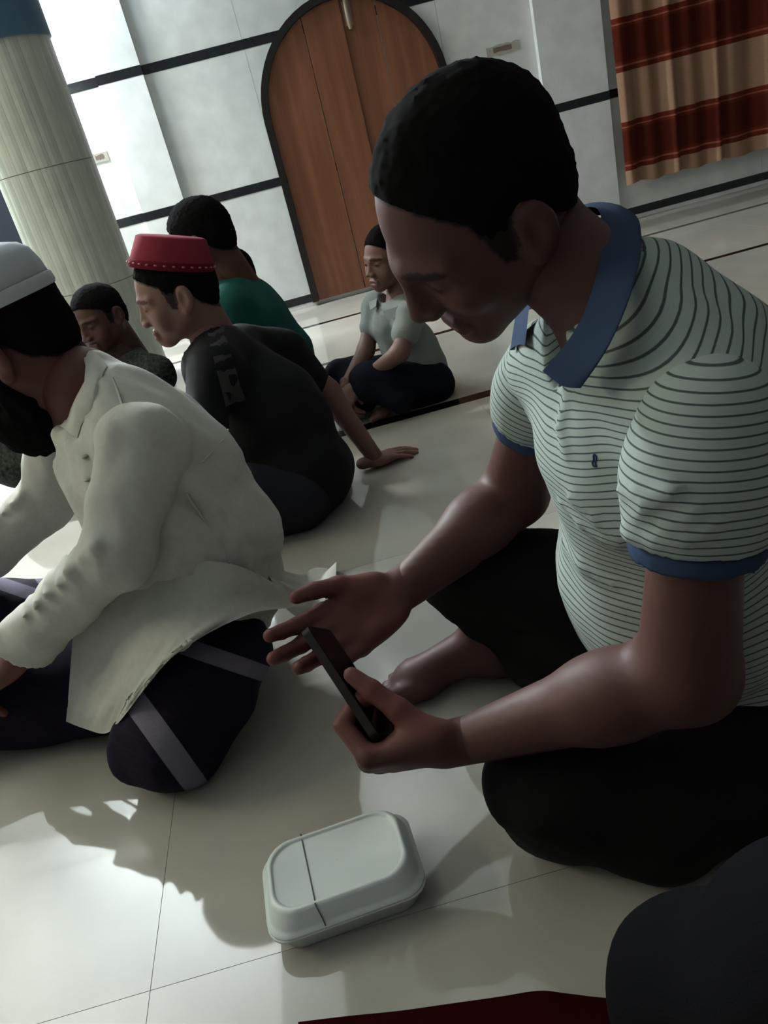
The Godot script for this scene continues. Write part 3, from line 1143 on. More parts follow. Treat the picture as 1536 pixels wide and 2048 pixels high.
# ---------------------------------------------------------------- the bearded man in the white long shirt
func man_white():
	var base := Vector3(-0.33, 0.0, -1.14)
	var t := thing("person", base, "bearded man in white long shirt and white cap sitting with purple wrap", "person")
	var hd := head_at(P(14, 690, 1.25), Vector3(-1, 0, -0.12), 22.0, 0.0, Vector3(1.06, 1.07, 1.06))
	var c7 := P(172, 775, 1.26)
	var shl := P(275, 890, 1.145)
	var shr := P(125, 850, 1.43)
	var ell := P(238, 1105, 1.12)
	var wrl := P(48, 1288, 1.24)
	var elr := P(95, 1000, 1.5)
	var wrr := P(-40, 1120, 1.48)
	var f := blob([["c", hd * Vector3(0, -0.08, -0.03), c7, 0.056, 0.06], ["c", ell, wrl, 0.036, 0.026], ["c", elr, wrr, 0.036, 0.026], ["c", c7, shl.lerp(shr, 0.5), 0.055, 0.06], ["c", shl.lerp(shr, 0.5), shl, 0.05, 0.04], ["c", shl.lerp(shr, 0.5), shr, 0.05, 0.04], ["c", shl, ell, 0.04, 0.036], ["c", shr, elr, 0.04, 0.036]], 0.008, 0.02)
	var b := Hull.new()
	b.add(f.nets(), Transform3D.IDENTITY, null, plain)
	head_parts(b, hd)
	var fl := P(-70, 1390, 1.28) - wrl
	var relaxed := hand([[20, 30, 20], [22, 32, 20], [24, 34, 20], [26, 34, 20]], [35, 15, 15])
	b.add(relaxed, hand_at(wrl, fl, Vector3(0, -1, -0.4), true), null, palm_colour)
	b.add(relaxed, hand_at(wrr, P(-150, 1190, 1.48) - wrr, Vector3(0, -1, 0.4)), null, palm_colour)
	part("body", b.mesh(base, true), M.skin_b, t)
	hair_part(t, hd, M.hair)
	# beard: a rough mass over jaw and chin
	var bf := Field.new(Vector3(-0.1, -0.2, -0.06), Vector3(0.1, 0.03, 0.14), 0.0045)
	bf.ell(Vector3(0, -0.085, 0.045), Vector3(0.07, 0.062, 0.06), 0.02)
	bf.ell(Vector3(0, -0.11, 0.055), Vector3(0.05, 0.045, 0.042), 0.03)
	for s in [-1.0, 1.0]:
		bf.cone(Vector3(0.066 * s, -0.01, 0.012), Vector3(0.058 * s, -0.07, 0.02), 0.013, 0.022, 0.02)
	bf.rough(noise(18, 40.0, 3), 0.008, Vector3(1, 0.35, 1))
	bf.ell(Vector3(0, -0.02, 0.1), Vector3(0.05, 0.05, 0.06), 0.01, Basis.IDENTITY, -1)
	var bh := Hull.new()
	bh.add(bf.nets(), hd)
	part("beard", bh.mesh(base), M.hair, t)
	# wrap: dark purple with pale woven borders
	var wf := blob([["c", P(435, 1300, 1.26), P(395, 1370, 1.20), 0.084, 0.085], ["c", P(395, 1370, 1.19), P(345, 1480, 1.18), 0.085, 0.062], ["c", P(345, 1480, 1.18), P(280, 1500, 1.19), 0.062, 0.052],
		["c", P(390, 1320, 1.28), P(80, 1388, 1.37), 0.085, 0.066], ["c", P(80, 1388, 1.37), P(-160, 1440, 1.34), 0.066, 0.06], ["c", P(420, 1250, 1.42), P(120, 1238, 1.55), 0.09, 0.075], ["c", P(120, 1238, 1.55), P(-120, 1225, 1.57), 0.075, 0.07], ["c", P(250, 1410, 1.32), P(-40, 1450, 1.36), 0.05, 0.045]], 0.008, 0.04)
	wf.rough(noise(25, 6.0, 2), 0.012, Vector3(1, 0.7, 1))
	on_floor(wf)
	var n1 := plane3(P(385, 1297, 1.1), P(505, 1338, 1.1), P(505, 1338, 1.2), P(420, 1400, 1.1))
	var n2 := plane3(P(305, 1450, 1.1), P(385, 1560, 1.1), P(385, 1560, 1.2), P(250, 1560, 1.1))
	part("wrap", one(wf.nets(), base, func(q): return Vector2(0.5 + n1.distance_to(q) * 2.0, 0.5 + n2.distance_to(q) * 2.0)), M.wrap, t)
	# the shirt
	var front := Vector3(-1, 0.35, 0).normalized()
	var s1 := P(225, 845, 1.26)
	var s2 := P(322, 957, 1.28)
	var s3 := P(385, 1095, 1.30)
	var s4 := P(395, 1190, 1.32)
	f = blob([["c", s1, s2, 0.09, 0.12], ["c", s2, s3, 0.12, 0.127], ["c", s3, s4, 0.127, 0.132], ["c", c7, shl, 0.048, 0.046], ["c", c7, shr, 0.048, 0.050],
		["e", P(285, 920, 1.27), Vector3(0.105, 0.115, 0.16)], ["e", P(368, 1060, 1.29), Vector3(0.115, 0.115, 0.145)]], 0.008, 0.05)
	# folds: long creases from armpit to waist and pulls at the waist
	for c in [[[300, 1010], [360, 1035], [450, 1085]], [[330, 1060], [400, 1110], [480, 1165]], [[290, 1100], [360, 1118], [450, 1155], [512, 1192]], [[440, 1030], [482, 1090], [512, 1150]], [[365, 965], [430, 1012], [480, 1065]], [[350, 1140], [420, 1165], [500, 1190]]]:
		var was := Vector3.ZERO
		for k in c.size():
			var dv := P(c[k][0], c[k][1], 0.8)
			var q := f.hit(dv, dv - EYE, 0.0)
			if k > 0:
				f.cone(was, q, 0.009, 0.008, 0.012)
			was = q
	f.rough(noise(19, 5.0, 2), 0.008, Vector3(1.0, 1.0, 1.0))
	f.rough(noise(20, 9.0, 2), 0.012, Vector3(2.0, 0.35, 1.0), Basis.from_euler(Vector3(0, 0, 0.75)))
	f.ell(hd * Vector3(0, -0.125, 0.03), Vector3(0.085, 0.075, 0.078), 0.006, Basis.IDENTITY, -1)
	f.ell(P(78, 765, 1.18), Vector3(0.068, 0.075, 0.10), 0.006, Basis.IDENTITY, -1)
	f.cut(Vector3(0, 0.10, 0), Vector3(0, -1, 0))
	part("shirt", one(f.nets(), base), M.white_cloth, t)
	for sm in [[[405, 925], [430, 902], [446, 880], [458, 858]], [[372, 990], [410, 1035], [445, 1085], [470, 1130], [485, 1180]], [[225, 752], [236, 780], [246, 812], [252, 840]]]:
		var pts := []
		var rr := []
		for k in sm.size():
			var dv := P(sm[k][0], sm[k][1], 0.8)
			pts.append(f.hit(dv, dv - EYE, 0.0005) - base)
			rr.append(0.0018)
		part("seam", tube(pts, rr, 6), M.white_cloth, t)
	var sf := f
	# standing collar
	var rows := []
	for q in [[[178, 700], [212, 722]], [[172, 728], [208, 752]], [[160, 758], [198, 785]], [[146, 790], [182, 815]], [[128, 825], [160, 850]], [[118, 850], [146, 872]]]:
		var line := []
		for k in 5:
			var dv := P(lerpf(q[0][0], q[1][0], k / 4.0), lerpf(q[0][1], q[1][1], k / 4.0), 0.8)
			line.append(f.hit(dv, dv - EYE, 0.005 if k > 0 and k < 4 else 0.001) - base)
		rows.append(line)
	part("collar", sheet(rows), M.white_cloth, t)
	for a in [[shl, ell, wrl, 1], [shr, elr, wrr, -1]]:
		var g := blob([["c", a[0], a[1], 0.061, 0.047], ["c", a[1], a[2], 0.045, 0.048], ["c", a[0] + Vector3(0.02, -0.02, 0), a[1].lerp(a[0], 0.5), 0.056, 0.048]], 0.007, 0.03)
		var d1: Vector3 = (a[2] - a[1]).normalized()
		var up: Vector3 = (Vector3(-0.6, 0.8, 0.1) - d1 * d1.dot(Vector3(-0.6, 0.8, 0.1))).normalized()
		for k in 7:
			# puckers across the forearm
			var q: Vector3 = a[1].lerp(a[2], -0.08 + 0.12 * k) + up * 0.046
			g.cone(q - d1.cross(up) * 0.035 - up * 0.006, q + d1.cross(up) * 0.035 - up * 0.006 + d1 * 0.016, 0.0065, 0.005, 0.011)
		g.rough(noise(23, 9.0, 2), 0.008, Vector3(1.4, 0.7, 1))
		g.cut(a[2], d1)
		part("sleeve", one(g.nets(), base), M.white_cloth, t)
	# side flap drawn over the thigh, and the tail spread on the floor behind him
	var flap := [[P(160, 1130, 1.22), P(250, 1130, 1.18), P(360, 1120, 1.16), P(470, 1130, 1.18), P(556, 1170, 1.25)],
		[P(150, 1220, 1.235), P(240, 1225, 1.175), P(340, 1205, 1.145), P(450, 1195, 1.16), P(588, 1212, 1.26)],
		[P(142, 1320, 1.255), P(220, 1310, 1.19), P(310, 1285, 1.115), P(395, 1262, 1.095), P(500, 1228, 1.15)],
		[P(136, 1400, 1.27), P(190, 1400, 1.22), P(250, 1385, 1.14), P(302, 1345, 1.085), P(360, 1300, 1.07)],
		[P(132, 1443, 1.275), P(168, 1457, 1.245), P(210, 1467, 1.20), P(240, 1442, 1.15), P(275, 1395, 1.09)]]
	rows = patch(flap, 10, 0.010, 4)
	for r in rows:
		for j in r.size():
			r[j] -= base
	part("shirt_flap", sheet(rows), M.white_cloth, t)
	var tail := [[P(500, 1110, 1.24), P(530, 1140, 1.27), P(550, 1175, 1.26), P(560, 1205, 1.235)],
		[P(565, 1140, 1.36), P(580, 1175, 1.36), P(590, 1205, 1.34), P(590, 1232, 1.30)],
		[floor_px(615, 1150), floor_px(622, 1178), floor_px(625, 1205), floor_px(615, 1240)],
		[floor_px(672, 1142), floor_px(680, 1150) + Vector3(0, 0.03, 0), floor_px(668, 1190), floor_px(640, 1235)]]
	rows = patch(tail, 8, 0.012, 9)
	for r in rows:
		for j in r.size():
			r[j] = Vector3(r[j].x, maxf(r[j].y, 0.004), r[j].z) - base
	part("shirt_tail", sheet(rows), M.white_cloth, t)
	for q in [sf.hit(P(168, 912, 0.8), P(168, 912, 0.8) - EYE, 0.001), sf.hit(P(172, 960, 0.8), P(172, 960, 0.8) - EYE, 0.001)]:
		var bt := SphereMesh.new()
		bt.radius = 0.006
		bt.height = 0.006
		bt.radial_segments = 12
		bt.rings = 6
		part("button", bt, M.button, t, q - base)
	# cap of white crochet
	var cap := part("prayer_cap", lathe([[0.0, 0.066], [0.03, 0.0645], [0.055, 0.060], [0.072, 0.052], [0.082, 0.040], [0.0865, 0.02], [0.0885, -0.014], [0.0865, -0.0145]], 48, false, 0.92, 1.17), M.crochet, t, hd * Vector3(0, 0.062, -0.018) - base)
	cap.basis = hd.basis.orthonormalized() * Basis.from_euler(Vector3(-0.22, 0, 0)) * Basis.from_scale(Vector3.ONE * 1.09)
	cap.set_meta("label", "white crocheted cap")
	part("rim", lathe([[0.0885, -0.014], [0.0905, -0.010], [0.0905, 0.001], [0.0885, 0.004]], 48, false, 0.92, 1.17), M.crochet, cap)

func plane3(a: Vector3, b: Vector3, c: Vector3, side: Vector3) -> Plane:
	var p := Plane(a, b, c)
	return p if p.distance_to(side) > 0.0 else -p

func floor_px(px: float, py: float, h := 0.0) -> Vector3:
	var q := CF + CX * ((px - 768.0) / FPX) - CY * ((py - 1024.0) / FPX)
	return EYE + q * ((h - EYE.y) / q.y)

# ---------------------------------------------------------------- the boy in black with the red cap
func boy_black():
	var base := Vector3(-0.17, 0.0, -1.82)
	var t := thing("person", base, "boy in black clothes with red cap leaning back on one hand", "person")
	var hd := head_at(P(352, 588, 1.79), Vector3(-1, 0, 0.16), 8.0, 0.0, Vector3(0.9, 0.9, 0.9))
	var c7 := P(430, 690, 1.84)
	var f := blob([["c", hd * Vector3(0, -0.07, -0.03), c7, 0.042, 0.048], ["c", P(560, 690, 2.0), P(655, 785, 2.06), 0.036, 0.032], ["c", P(655, 785, 2.06), P(748, 912, 2.085), 0.032, 0.022], ["c", c7, P(450, 740, 1.86), 0.048, 0.06]], 0.008, 0.02)
	var b := Hull.new()
	b.add(f.nets(), Transform3D.IDENTITY, null, plain)
	head_parts(b, hd, true)
	var wr := P(748, 915, 2.085)
	b.add(hand([[6, 8, 5], [6, 8, 5], [6, 8, 5], [8, 8, 5]], [38, 6, 10], 4.0), hand_at(Vector3(wr.x - 0.012, 0.022, wr.z), Vector3(1, -0.06, -0.25), Vector3(0, -1, 0), false, 0.72), null, palm_colour)
	b.add(hand([[30, 40, 20], [30, 40, 20], [30, 40, 20], [30, 40, 20]], [30, 20, 10]), hand_at(P(330, 930, 1.75), Vector3(-1, 0, -0.3), Vector3(0, -1, 0), true, 0.82), null, palm_colour)
	part("body", b.mesh(base, true), M.skin_c, t)
	hair_part(t, hd, M.hair)
	f = blob([["c", P(445, 735, 1.85), P(540, 830, 1.9), 0.095, 0.125], ["c", P(540, 830, 1.9), P(600, 930, 1.93), 0.125, 0.125], ["e", P(590, 950, 1.93), Vector3(0.125, 0.11, 0.15)],
		["c", P(430, 730, 1.74), P(400, 880, 1.68), 0.055, 0.045], ["c", P(400, 880, 1.68), P(330, 930, 1.75), 0.045, 0.04], ["c", P(480, 700, 1.93), P(560, 705, 2.0), 0.06, 0.05], ["c", P(560, 705, 2.0), P(625, 765, 2.05), 0.052, 0.045], ["c", c7, P(440, 735, 1.76), 0.045, 0.05]], 0.009, 0.045)
	f.rough(noise(31, 6.0, 2), 0.010)
	f.ell(hd * Vector3(0, -0.125, 0.0), Vector3(0.058, 0.05, 0.058), 0.006, Basis.IDENTITY, -1)
	part("shirt", one(f.nets(), base), M.black_shirt, t)
	# grey embroidery down the front
	var rows := []
	for q in [[415, 662], [422, 690], [430, 720], [440, 752], [450, 785], [458, 812]]:
		var line := []
		for k in 7:
			var p := P(q[0] - 2 + 6 * k, q[1] - 2 * k, 1.4)
			line.append(f.hit(p, p - EYE, 0.0015) - base)
		rows.append(line)
	part("embroidery", sheet(rows), M.grey_print, t)
	f = blob([["c", P(600, 985, 1.93), P(430, 1000, 1.83), 0.085, 0.07], ["c", P(430, 1000, 1.83), P(330, 980, 1.9), 0.065, 0.06], ["c", P(620, 950, 2.05), P(420, 930, 2.05), 0.08, 0.07], ["c", P(430, 1010, 1.83), P(580, 1010, 1.88), 0.06, 0.06], ["c", P(500, 1000, 1.83), P(590, 990, 1.86), 0.08, 0.085]], 0.010, 0.04)
	on_floor(f)
	part("trousers", one(f.nets(), base), M.slate, t)
	var cap := part("red_cap", lathe([[0.0, 0.062], [0.06, 0.062], [0.066, 0.059], [0.078, 0.012], [0.0795, -0.006]], 48, false, 0.93, 1.14), M.red_felt, t, hd * Vector3(0, 0.064, -0.022) - base)
	cap.basis = hd.basis.orthonormalized() * Basis.from_euler(Vector3(-0.46, 0, 0))
	cap.set_meta("label", "red brimless cap with pale dotted rim")
	part("rim", lathe([[0.0795, -0.006], [0.0815, -0.005], [0.0812, 0.010], [0.0788, 0.012]], 48, false, 0.93, 1.14), M.red_dark, cap)
	var s := SphereMesh.new()
	s.radius = 0.0035
	s.height = 0.004
	s.radial_segments = 8
	s.rings = 4
	for k in 30:
		var a := TAU * k / 30.0
		part("bead", s, M.bead, cap, Vector3(cos(a) * 0.082 * 0.93, 0.004, sin(a) * 0.082 * 1.14))

# ---------------------------------------------------------------- the person in green
func person_green():
	var base := Vector3(-0.12, 0.0, -2.44)
	var t := thing("person", base, "person in green top seen from behind, hunched beyond the red cap", "person")
	var hd := head_at(P(404, 482, 2.32), Vector3(-1, 0, -0.3), 14.0, 0.0, Vector3(0.95, 0.95, 0.95))
	var c7 := P(452, 585, 2.38)
	var f := blob([["c", hd * Vector3(0, -0.07, -0.03), c7, 0.05, 0.055], ["c", c7, P(460, 630, 2.28), 0.05, 0.045], ["c", P(460, 630, 2.28), P(430, 760, 2.24), 0.04, 0.036], ["c", P(430, 760, 2.24), Vector3(-0.3, 0.12, -2.3), 0.036, 0.028]], 0.010, 0.02)
	var b := Hull.new()
	b.add(f.nets(), Transform3D.IDENTITY, null, plain)
	head_parts(b, hd)
	b.add(hand([[20, 30, 20], [20, 30, 20], [20, 30, 20], [20, 30, 20]], [35, 15, 15]), hand_at(Vector3(-0.3, 0.12, -2.3), Vector3(-0.5, -0.5, 0), Vector3(0.3, -1, 0.3), true, 0.9), null, palm_colour)
	part("body", b.mesh(base, true), M.skin_d, t)
	hair_part(t, hd, M.hair)
	f = blob([["c", P(480, 620, 2.4), P(540, 720, 2.45), 0.10, 0.13], ["c", P(540, 720, 2.45), P(550, 820, 2.5), 0.13, 0.13], ["c", c7, P(460, 620, 2.26), 0.05, 0.062], ["c", c7, P(500, 600, 2.55), 0.05, 0.062], ["c", P(460, 620, 2.26), P(430, 760, 2.22), 0.062, 0.052], ["e", P(500, 640, 2.4), Vector3(0.11, 0.11, 0.16)]], 0.010, 0.045)
	f.rough(noise(36, 6.0, 2), 0.010)
	f.ell(hd * Vector3(0, -0.135, 0.0), Vector3(0.062, 0.05, 0.062), 0.006, Basis.IDENTITY, -1)
	part("shirt", one(f.nets(), base), M.green, t)
	f = blob([["e", P(560, 860, 2.52), Vector3(0.14, 0.1, 0.16)], ["c", P(540, 870, 2.45), Vector3(-0.3, 0.07, -2.36), 0.085, 0.065], ["c", P(560, 840, 2.6), Vector3(-0.3, 0.07, -2.62), 0.085, 0.065]], 0.012, 0.04)
	on_floor(f)
	part("trousers", one(f.nets(), base), M.dark_grey, t)

func child_hidden():
	var base := Vector3(-0.14, 0.0, -2.8)
	var t := thing("person", base, "child with dark hair almost hidden behind the person in green", "person")
	var hd := head_at(P(462, 560, 2.72), Vector3(-1, 0, 0.2), 10.0, 0.0, Vector3(0.82, 0.82, 0.82))
	var c7 := hd * Vector3(0.0, -0.17, -0.05)
	var f := blob([["c", hd * Vector3(0, -0.07, -0.03), c7, 0.04, 0.042]], 0.010, 0.02)
	var b := Hull.new()
	b.add(f.nets(), Transform3D.IDENTITY, null, plain)
	head_parts(b, hd, true)
	part("body", b.mesh(base, true), M.skin_d, t)
	hair_part(t, hd, M.hair)
	var pel := Vector3(c7.x + 0.03, 0.1, c7.z)
	f = blob([["c", c7 + Vector3(0, -0.05, 0), pel, 0.075, 0.1], ["c", c7 + Vector3(0, -0.03, 0.0), c7 + Vector3(0, -0.05, 0.11), 0.04, 0.045], ["c", c7 + Vector3(0, -0.03, 0.0), c7 + Vector3(0, -0.05, -0.11), 0.04, 0.045], ["c", c7 + Vector3(0, -0.05, 0.11), c7 + Vector3(-0.1, -0.22, 0.12), 0.042, 0.035], ["c", c7 + Vector3(0, -0.05, -0.11), c7 + Vector3(-0.1, -0.22, -0.12), 0.042, 0.035]], 0.012, 0.03)
	part("shirt", one(f.nets(), base), M.dark_grey, t)
	f = blob([["c", pel, pel + Vector3(-0.2, -0.04, 0.12), 0.08, 0.055], ["c", pel, pel + Vector3(-0.2, -0.04, -0.12), 0.08, 0.055]], 0.012, 0.03)
	on_floor(f)
	part("trousers", one(f.nets(), base), M.black, t)

# ---------------------------------------------------------------- the small child in the grey polo shirt
func child_grey():
	var base := Vector3(0.25, 0.0, -2.4)
	var t := thing("person", base, "small child in grey polo shirt and dark jeans sitting cross-legged", "person")
	var hd := head_at(P(775, 515, 2.4), Vector3(-0.86, 0, 0.5), 2.0, -3.0, Vector3(0.78, 0.78, 0.78))
	var c7 := P(800, 605, 2.45)
	var shl := P(822, 632, 2.36)
	var shr := P(752, 615, 2.5)
	var ell := P(800, 705, 2.33)
	var wrl := P(712, 772, 2.37)
	var elr := P(732, 700, 2.5)
	var wrr := P(690, 775, 2.42)
	var f := blob([["c", hd * Vector3(0, -0.07, -0.03), c7, 0.036, 0.04], ["c", shl, ell, 0.03, 0.026], ["c", ell, wrl, 0.027, 0.018], ["c", shr, elr, 0.03, 0.026], ["c", elr, wrr, 0.027, 0.018], ["c", c7, P(790, 650, 2.45), 0.04, 0.05]], 0.007, 0.015)
	var b := Hull.new()
	b.add(f.nets(), Transform3D.IDENTITY, null, plain)
	head_parts(b, hd, true)
	var rel := hand([[25, 35, 20], [25, 35, 20], [28, 35, 20], [30, 35, 20]], [35, 20, 15])
	b.add(rel, hand_at(wrl, Vector3(-0.7, -0.5, 0.3), Vector3(0, -0.6, -0.8), true, 0.62), null, palm_colour)
	b.add(rel, hand_at(wrr, Vector3(-0.1, -0.7, 0.6), Vector3(0.8, -0.3, -0.4), false, 0.62), null, palm_colour)
	var ft := Vector3(-0.85, 0, 0.25).normalized()
	b.add(foot(), Transform3D(Basis(Vector3.UP.cross(ft), Vector3.UP, ft) * Basis.from_scale(Vector3.ONE * 0.66), Vector3(0.235, 0.006, -2.33)), null, plain)
	part("body", b.mesh(base, true), M.skin_c, t)
	hair_part(t, hd, M.hair)
	var pel := P(835, 735, 2.5)
	f = blob([["c", P(795, 650, 2.45), P(830, 730, 2.49), 0.075, 0.085], ["c", c7, shl, 0.034, 0.04], ["c", c7, shr, 0.034, 0.04], ["c", shl, shl.lerp(ell, 0.5), 0.042, 0.042], ["c", shr, shr.lerp(elr, 0.45), 0.04, 0.04], ["c", P(830, 700, 2.48), P(848, 755, 2.5), 0.08, 0.08]], 0.007, 0.025)
	f.rough(noise(41, 9.0, 2), 0.006)
	f.ell(hd * Vector3(0, -0.135, 0.012), Vector3(0.045, 0.04, 0.045), 0.006, Basis.IDENTITY, -1)
	part("shirt", one(f.nets(), base), M.grey_shirt, t)
	var ct := [P(765, 622, 2.36), P(800, 610, 2.34), P(818, 585, 2.38), P(805, 575, 2.47), P(760, 590, 2.47), P(752, 612, 2.40)]
	var cl := [P(775, 640, 2.35), P(812, 625, 2.33), P(832, 592, 2.38), P(812, 572, 2.49), P(745, 592, 2.49), P(740, 620, 2.41)]
	var rows := patch([ct, cl], 5)
	for r in rows:
		for j in r.size():
			r[j] -= base
	part("collar", sheet(rows), M.grey_shirt, t)
	f = blob([["e", P(850, 765, 2.5), Vector3(0.09, 0.075, 0.10)], ["c", P(850, 770, 2.46), P(740, 762, 2.38), 0.075, 0.06], ["c", P(740, 768, 2.38), P(800, 800, 2.36), 0.05, 0.04], ["c", P(830, 745, 2.58), P(680, 752, 2.58), 0.07, 0.05], ["c", P(680, 755, 2.58), P(730, 800, 2.45), 0.045, 0.038]], 0.008, 0.03)
	f.rough(noise(42, 9.0, 2), 0.008)
	on_floor(f)
	part("jeans", one(f.nets(), base), M.denim, t)

# ---------------------------------------------------------------- the boy in the patterned outfit
func boy_camo():
	var base := Vector3(-0.68, 0.0, -2.6)
	var t := thing("person", base, "boy in dark patterned outfit sitting in front of the column", "person")
	var hd := head_at(P(200, 638, 2.55), Vector3(-0.6, 0, 0.85), 8.0, 6.0, Vector3(0.9, 0.86, 0.9))
	var c7 := P(240, 712, 2.62)
	var f := blob([["c", hd * Vector3(0, -0.07, -0.03), c7, 0.042, 0.046], ["c", c7, P(310, 750, 2.56), 0.04, 0.036], ["c", c7, P(180, 752, 2.66), 0.04, 0.036], ["c", P(310, 750, 2.56), P(300, 860, 2.45), 0.036, 0.03], ["c", P(300, 860, 2.45), P(220, 880, 2.36), 0.03, 0.022], ["c", P(180, 752, 2.66), P(140, 850, 2.55), 0.036, 0.03], ["c", P(140, 850, 2.55), P(150, 880, 2.42), 0.03, 0.022]], 0.010, 0.02)
	var b := Hull.new()
	b.add(f.nets(), Transform3D.IDENTITY, null, plain)
	head_parts(b, hd, true)
	var rel := hand([[25, 35, 20], [25, 35, 20], [28, 35, 20], [30, 35, 20]], [35, 20, 15])
	var kn := P(30, 925, 2.42)
	b.add(rel, hand_at(P(150, 880, 2.42), Vector3(-0.8, -0.3, 0.2), Vector3(0, -1, 0), false, 0.8), null, palm_colour)
	b.add(rel, hand_at(P(220, 880, 2.36), Vector3(-0.8, -0.3, 0.2), Vector3(0, -1, 0), true, 0.8), null, palm_colour)
	part("body", b.mesh(base, true), M.skin_d, t)
	hair_part(t, hd, M.hair)
	var pel := Vector3(c7.x + 0.02, 0.11, c7.z - 0.02)
	f = blob([["c", c7 + Vector3(0, -0.07, 0), pel, 0.095, 0.12], ["c", c7, P(310, 748, 2.56), 0.045, 0.055], ["c", c7, P(180, 750, 2.66), 0.045, 0.055], ["c", P(312, 748, 2.56), P(300, 860, 2.45), 0.055, 0.045], ["c", P(300, 860, 2.45), P(220, 880, 2.36), 0.045, 0.04], ["c", P(180, 750, 2.66), P(140, 850, 2.55), 0.055, 0.045], ["c", P(140, 850, 2.55), P(150, 880, 2.42), 0.045, 0.04]], 0.010, 0.035)
	f.rough(noise(46, 8.0, 2), 0.010)
	f.ell(hd * Vector3(0, -0.13, 0.0), Vector3(0.058, 0.045, 0.058), 0.006, Basis.IDENTITY, -1)
	part("shirt", one(f.nets(), base), M.camo, t)
	f = blob([["c", pel, kn, 0.10, 0.075], ["c", kn, P(150, 950, 2.36), 0.07, 0.05], ["c", pel, Vector3(-0.52, 0.075, -2.36), 0.10, 0.065], ["c", Vector3(-0.52, 0.075, -2.36), P(200, 940, 2.33), 0.065, 0.05]], 0.010, 0.035)
	f.rough(noise(47, 8.0, 2), 0.012)
	on_floor(f)
	part("trousers", one(f.nets(), base), M.camo, t)

# ---------------------------------------------------------------- the photographer's own knee
func own_knee():
	var base := Vector3(0.25, 0.0, -0.25)
	var t := thing("person", base, "dark trousered knee of a person sitting beside the red mat", "person")
	var f := blob([["c", P(1425, 2010, 0.60), P(1700, 2010, 0.50), 0.07, 0.08], ["c", P(1425, 2010, 0.60), P(1480, 2280, 0.72), 0.068, 0.06], ["c", P(1700, 1950, 0.5), P(1800, 2300, 0.5), 0.085, 0.1]], 0.008, 0.03)
	f.rough(noise(52, 6.0, 2), 0.006)
	on_floor(f)
	part("trousers", one(f.nets(), base), M.navy_cloth, t)

# ---------------------------------------------------------------- things on the floor
func foam_box(at: Vector3, turn: float, label: String, w := 0.182, d := 0.122):
	var t := thing("foam_box", at, label, "food box", "foam food boxes")
	t.rotation.y = turn
	var h := 0.058
	# base tray, lid with a raised panel, front lip
	var tray := [[0.88, 0.0], [0.90, 0.001], [0.985, 0.026], [1.03, 0.027], [1.03, 0.030], [0.98, 0.030]]
	part("tray", loft(tray, w, d, 0.026), M.foam, t)
	var lid := [[0.98, 0.030], [1.03, 0.030], [1.03, 0.033], [0.985, 0.034], [0.965, 0.038], [0.90, 0.054], [0.875, 0.0575], [0.845, 0.0585], [0.825, 0.0575], [0.815, 0.0555], [0.80, 0.055], [0.0, 0.055]]
	part("lid", loft(lid, w, d, 0.03), M.foam, t)
	var lip := part("lip", box(Vector3(0.03, 0.006, 0.012)), M.foam, t, Vector3(-0.02, 0.03, -d / 2 - 0.008))
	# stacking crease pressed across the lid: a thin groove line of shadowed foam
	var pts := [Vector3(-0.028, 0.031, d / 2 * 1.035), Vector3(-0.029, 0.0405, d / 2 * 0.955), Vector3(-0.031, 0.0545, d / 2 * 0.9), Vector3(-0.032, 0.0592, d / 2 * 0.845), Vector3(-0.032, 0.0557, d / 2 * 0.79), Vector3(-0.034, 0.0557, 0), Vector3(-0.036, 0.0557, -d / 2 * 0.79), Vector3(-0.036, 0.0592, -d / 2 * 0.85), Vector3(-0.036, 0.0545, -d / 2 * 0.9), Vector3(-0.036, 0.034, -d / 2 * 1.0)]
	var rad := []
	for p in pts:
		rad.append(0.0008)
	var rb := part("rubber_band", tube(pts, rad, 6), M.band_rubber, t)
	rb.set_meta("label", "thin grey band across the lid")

# rounded rectangles of share s of (w, d) stacked at heights
func loft(prof: Array, w: float, d: float, r: float) -> ArrayMesh:
	var rows := []
	for p in prof:
		var line := []
		var hx: float = maxf(w / 2 - (1.0 - p[0]) * w * 0.45, 0.0005) if p[0] > 0.0 else 0.0005
		var hz: float = maxf(d / 2 - (1.0 - p[0]) * w * 0.45, 0.0005) if p[0] > 0.0 else 0.0005
		var rr := minf(r, minf(hx, hz))
		var q := round_rect(hx, hz, rr, 7)
		for k in q.size():
			line.append(Vector3(q[k].x, p[1], -q[k].y))
		line.append(line[0])
		rows.append(line)
	return sheet(rows)

func red_mat():
	var t := thing("floor_mat", Vector3(-0.05, 0.0, -0.30), "dark red floor mat with wavy edge beside the photographer", "mat")
	var edge := [Vector2(600, 2052), Vector2(700, 2040), Vector2(800, 2030), Vector2(900, 2016), Vector2(1000, 2002), Vector2(1080, 1990), Vector2(1140, 1996), Vector2(1210, 2004), Vector2(1300, 2006), Vector2(1400, 2000)]
	var top := []
	var near := []
	for e in edge:
		var q := floor_px(e.x, e.y)
		top.append(Vector3(q.x, 0.007, q.z))
		near.append(Vector3(q.x, 0.007, 0.35))
	var rim := []
	var midr := []
	for q in top:
		rim.append(Vector3(q.x, 0.0005, q.z - 0.002))
		midr.append(Vector3(q.x, 0.007, q.z + 0.25))
	var rows := []
	for l in [rim, top, midr, near]:
		var line: Array = patch([l, l], 6)[0]
		for j in line.size():
			line[j] -= t.position
		rows.append(line)
	part("pile", sheet(rows), M.red_pile, t)

func props():
	foam_box(Vector3(-0.133, 0.001, -0.683), deg_to_rad(4.0), "white foam food box on the floor before the phone-holding man")
	foam_box(Vector3(-1.10, 0.001, -2.24), deg_to_rad(8.0), "white foam food box beyond the bearded man's far sleeve")
	red_mat()

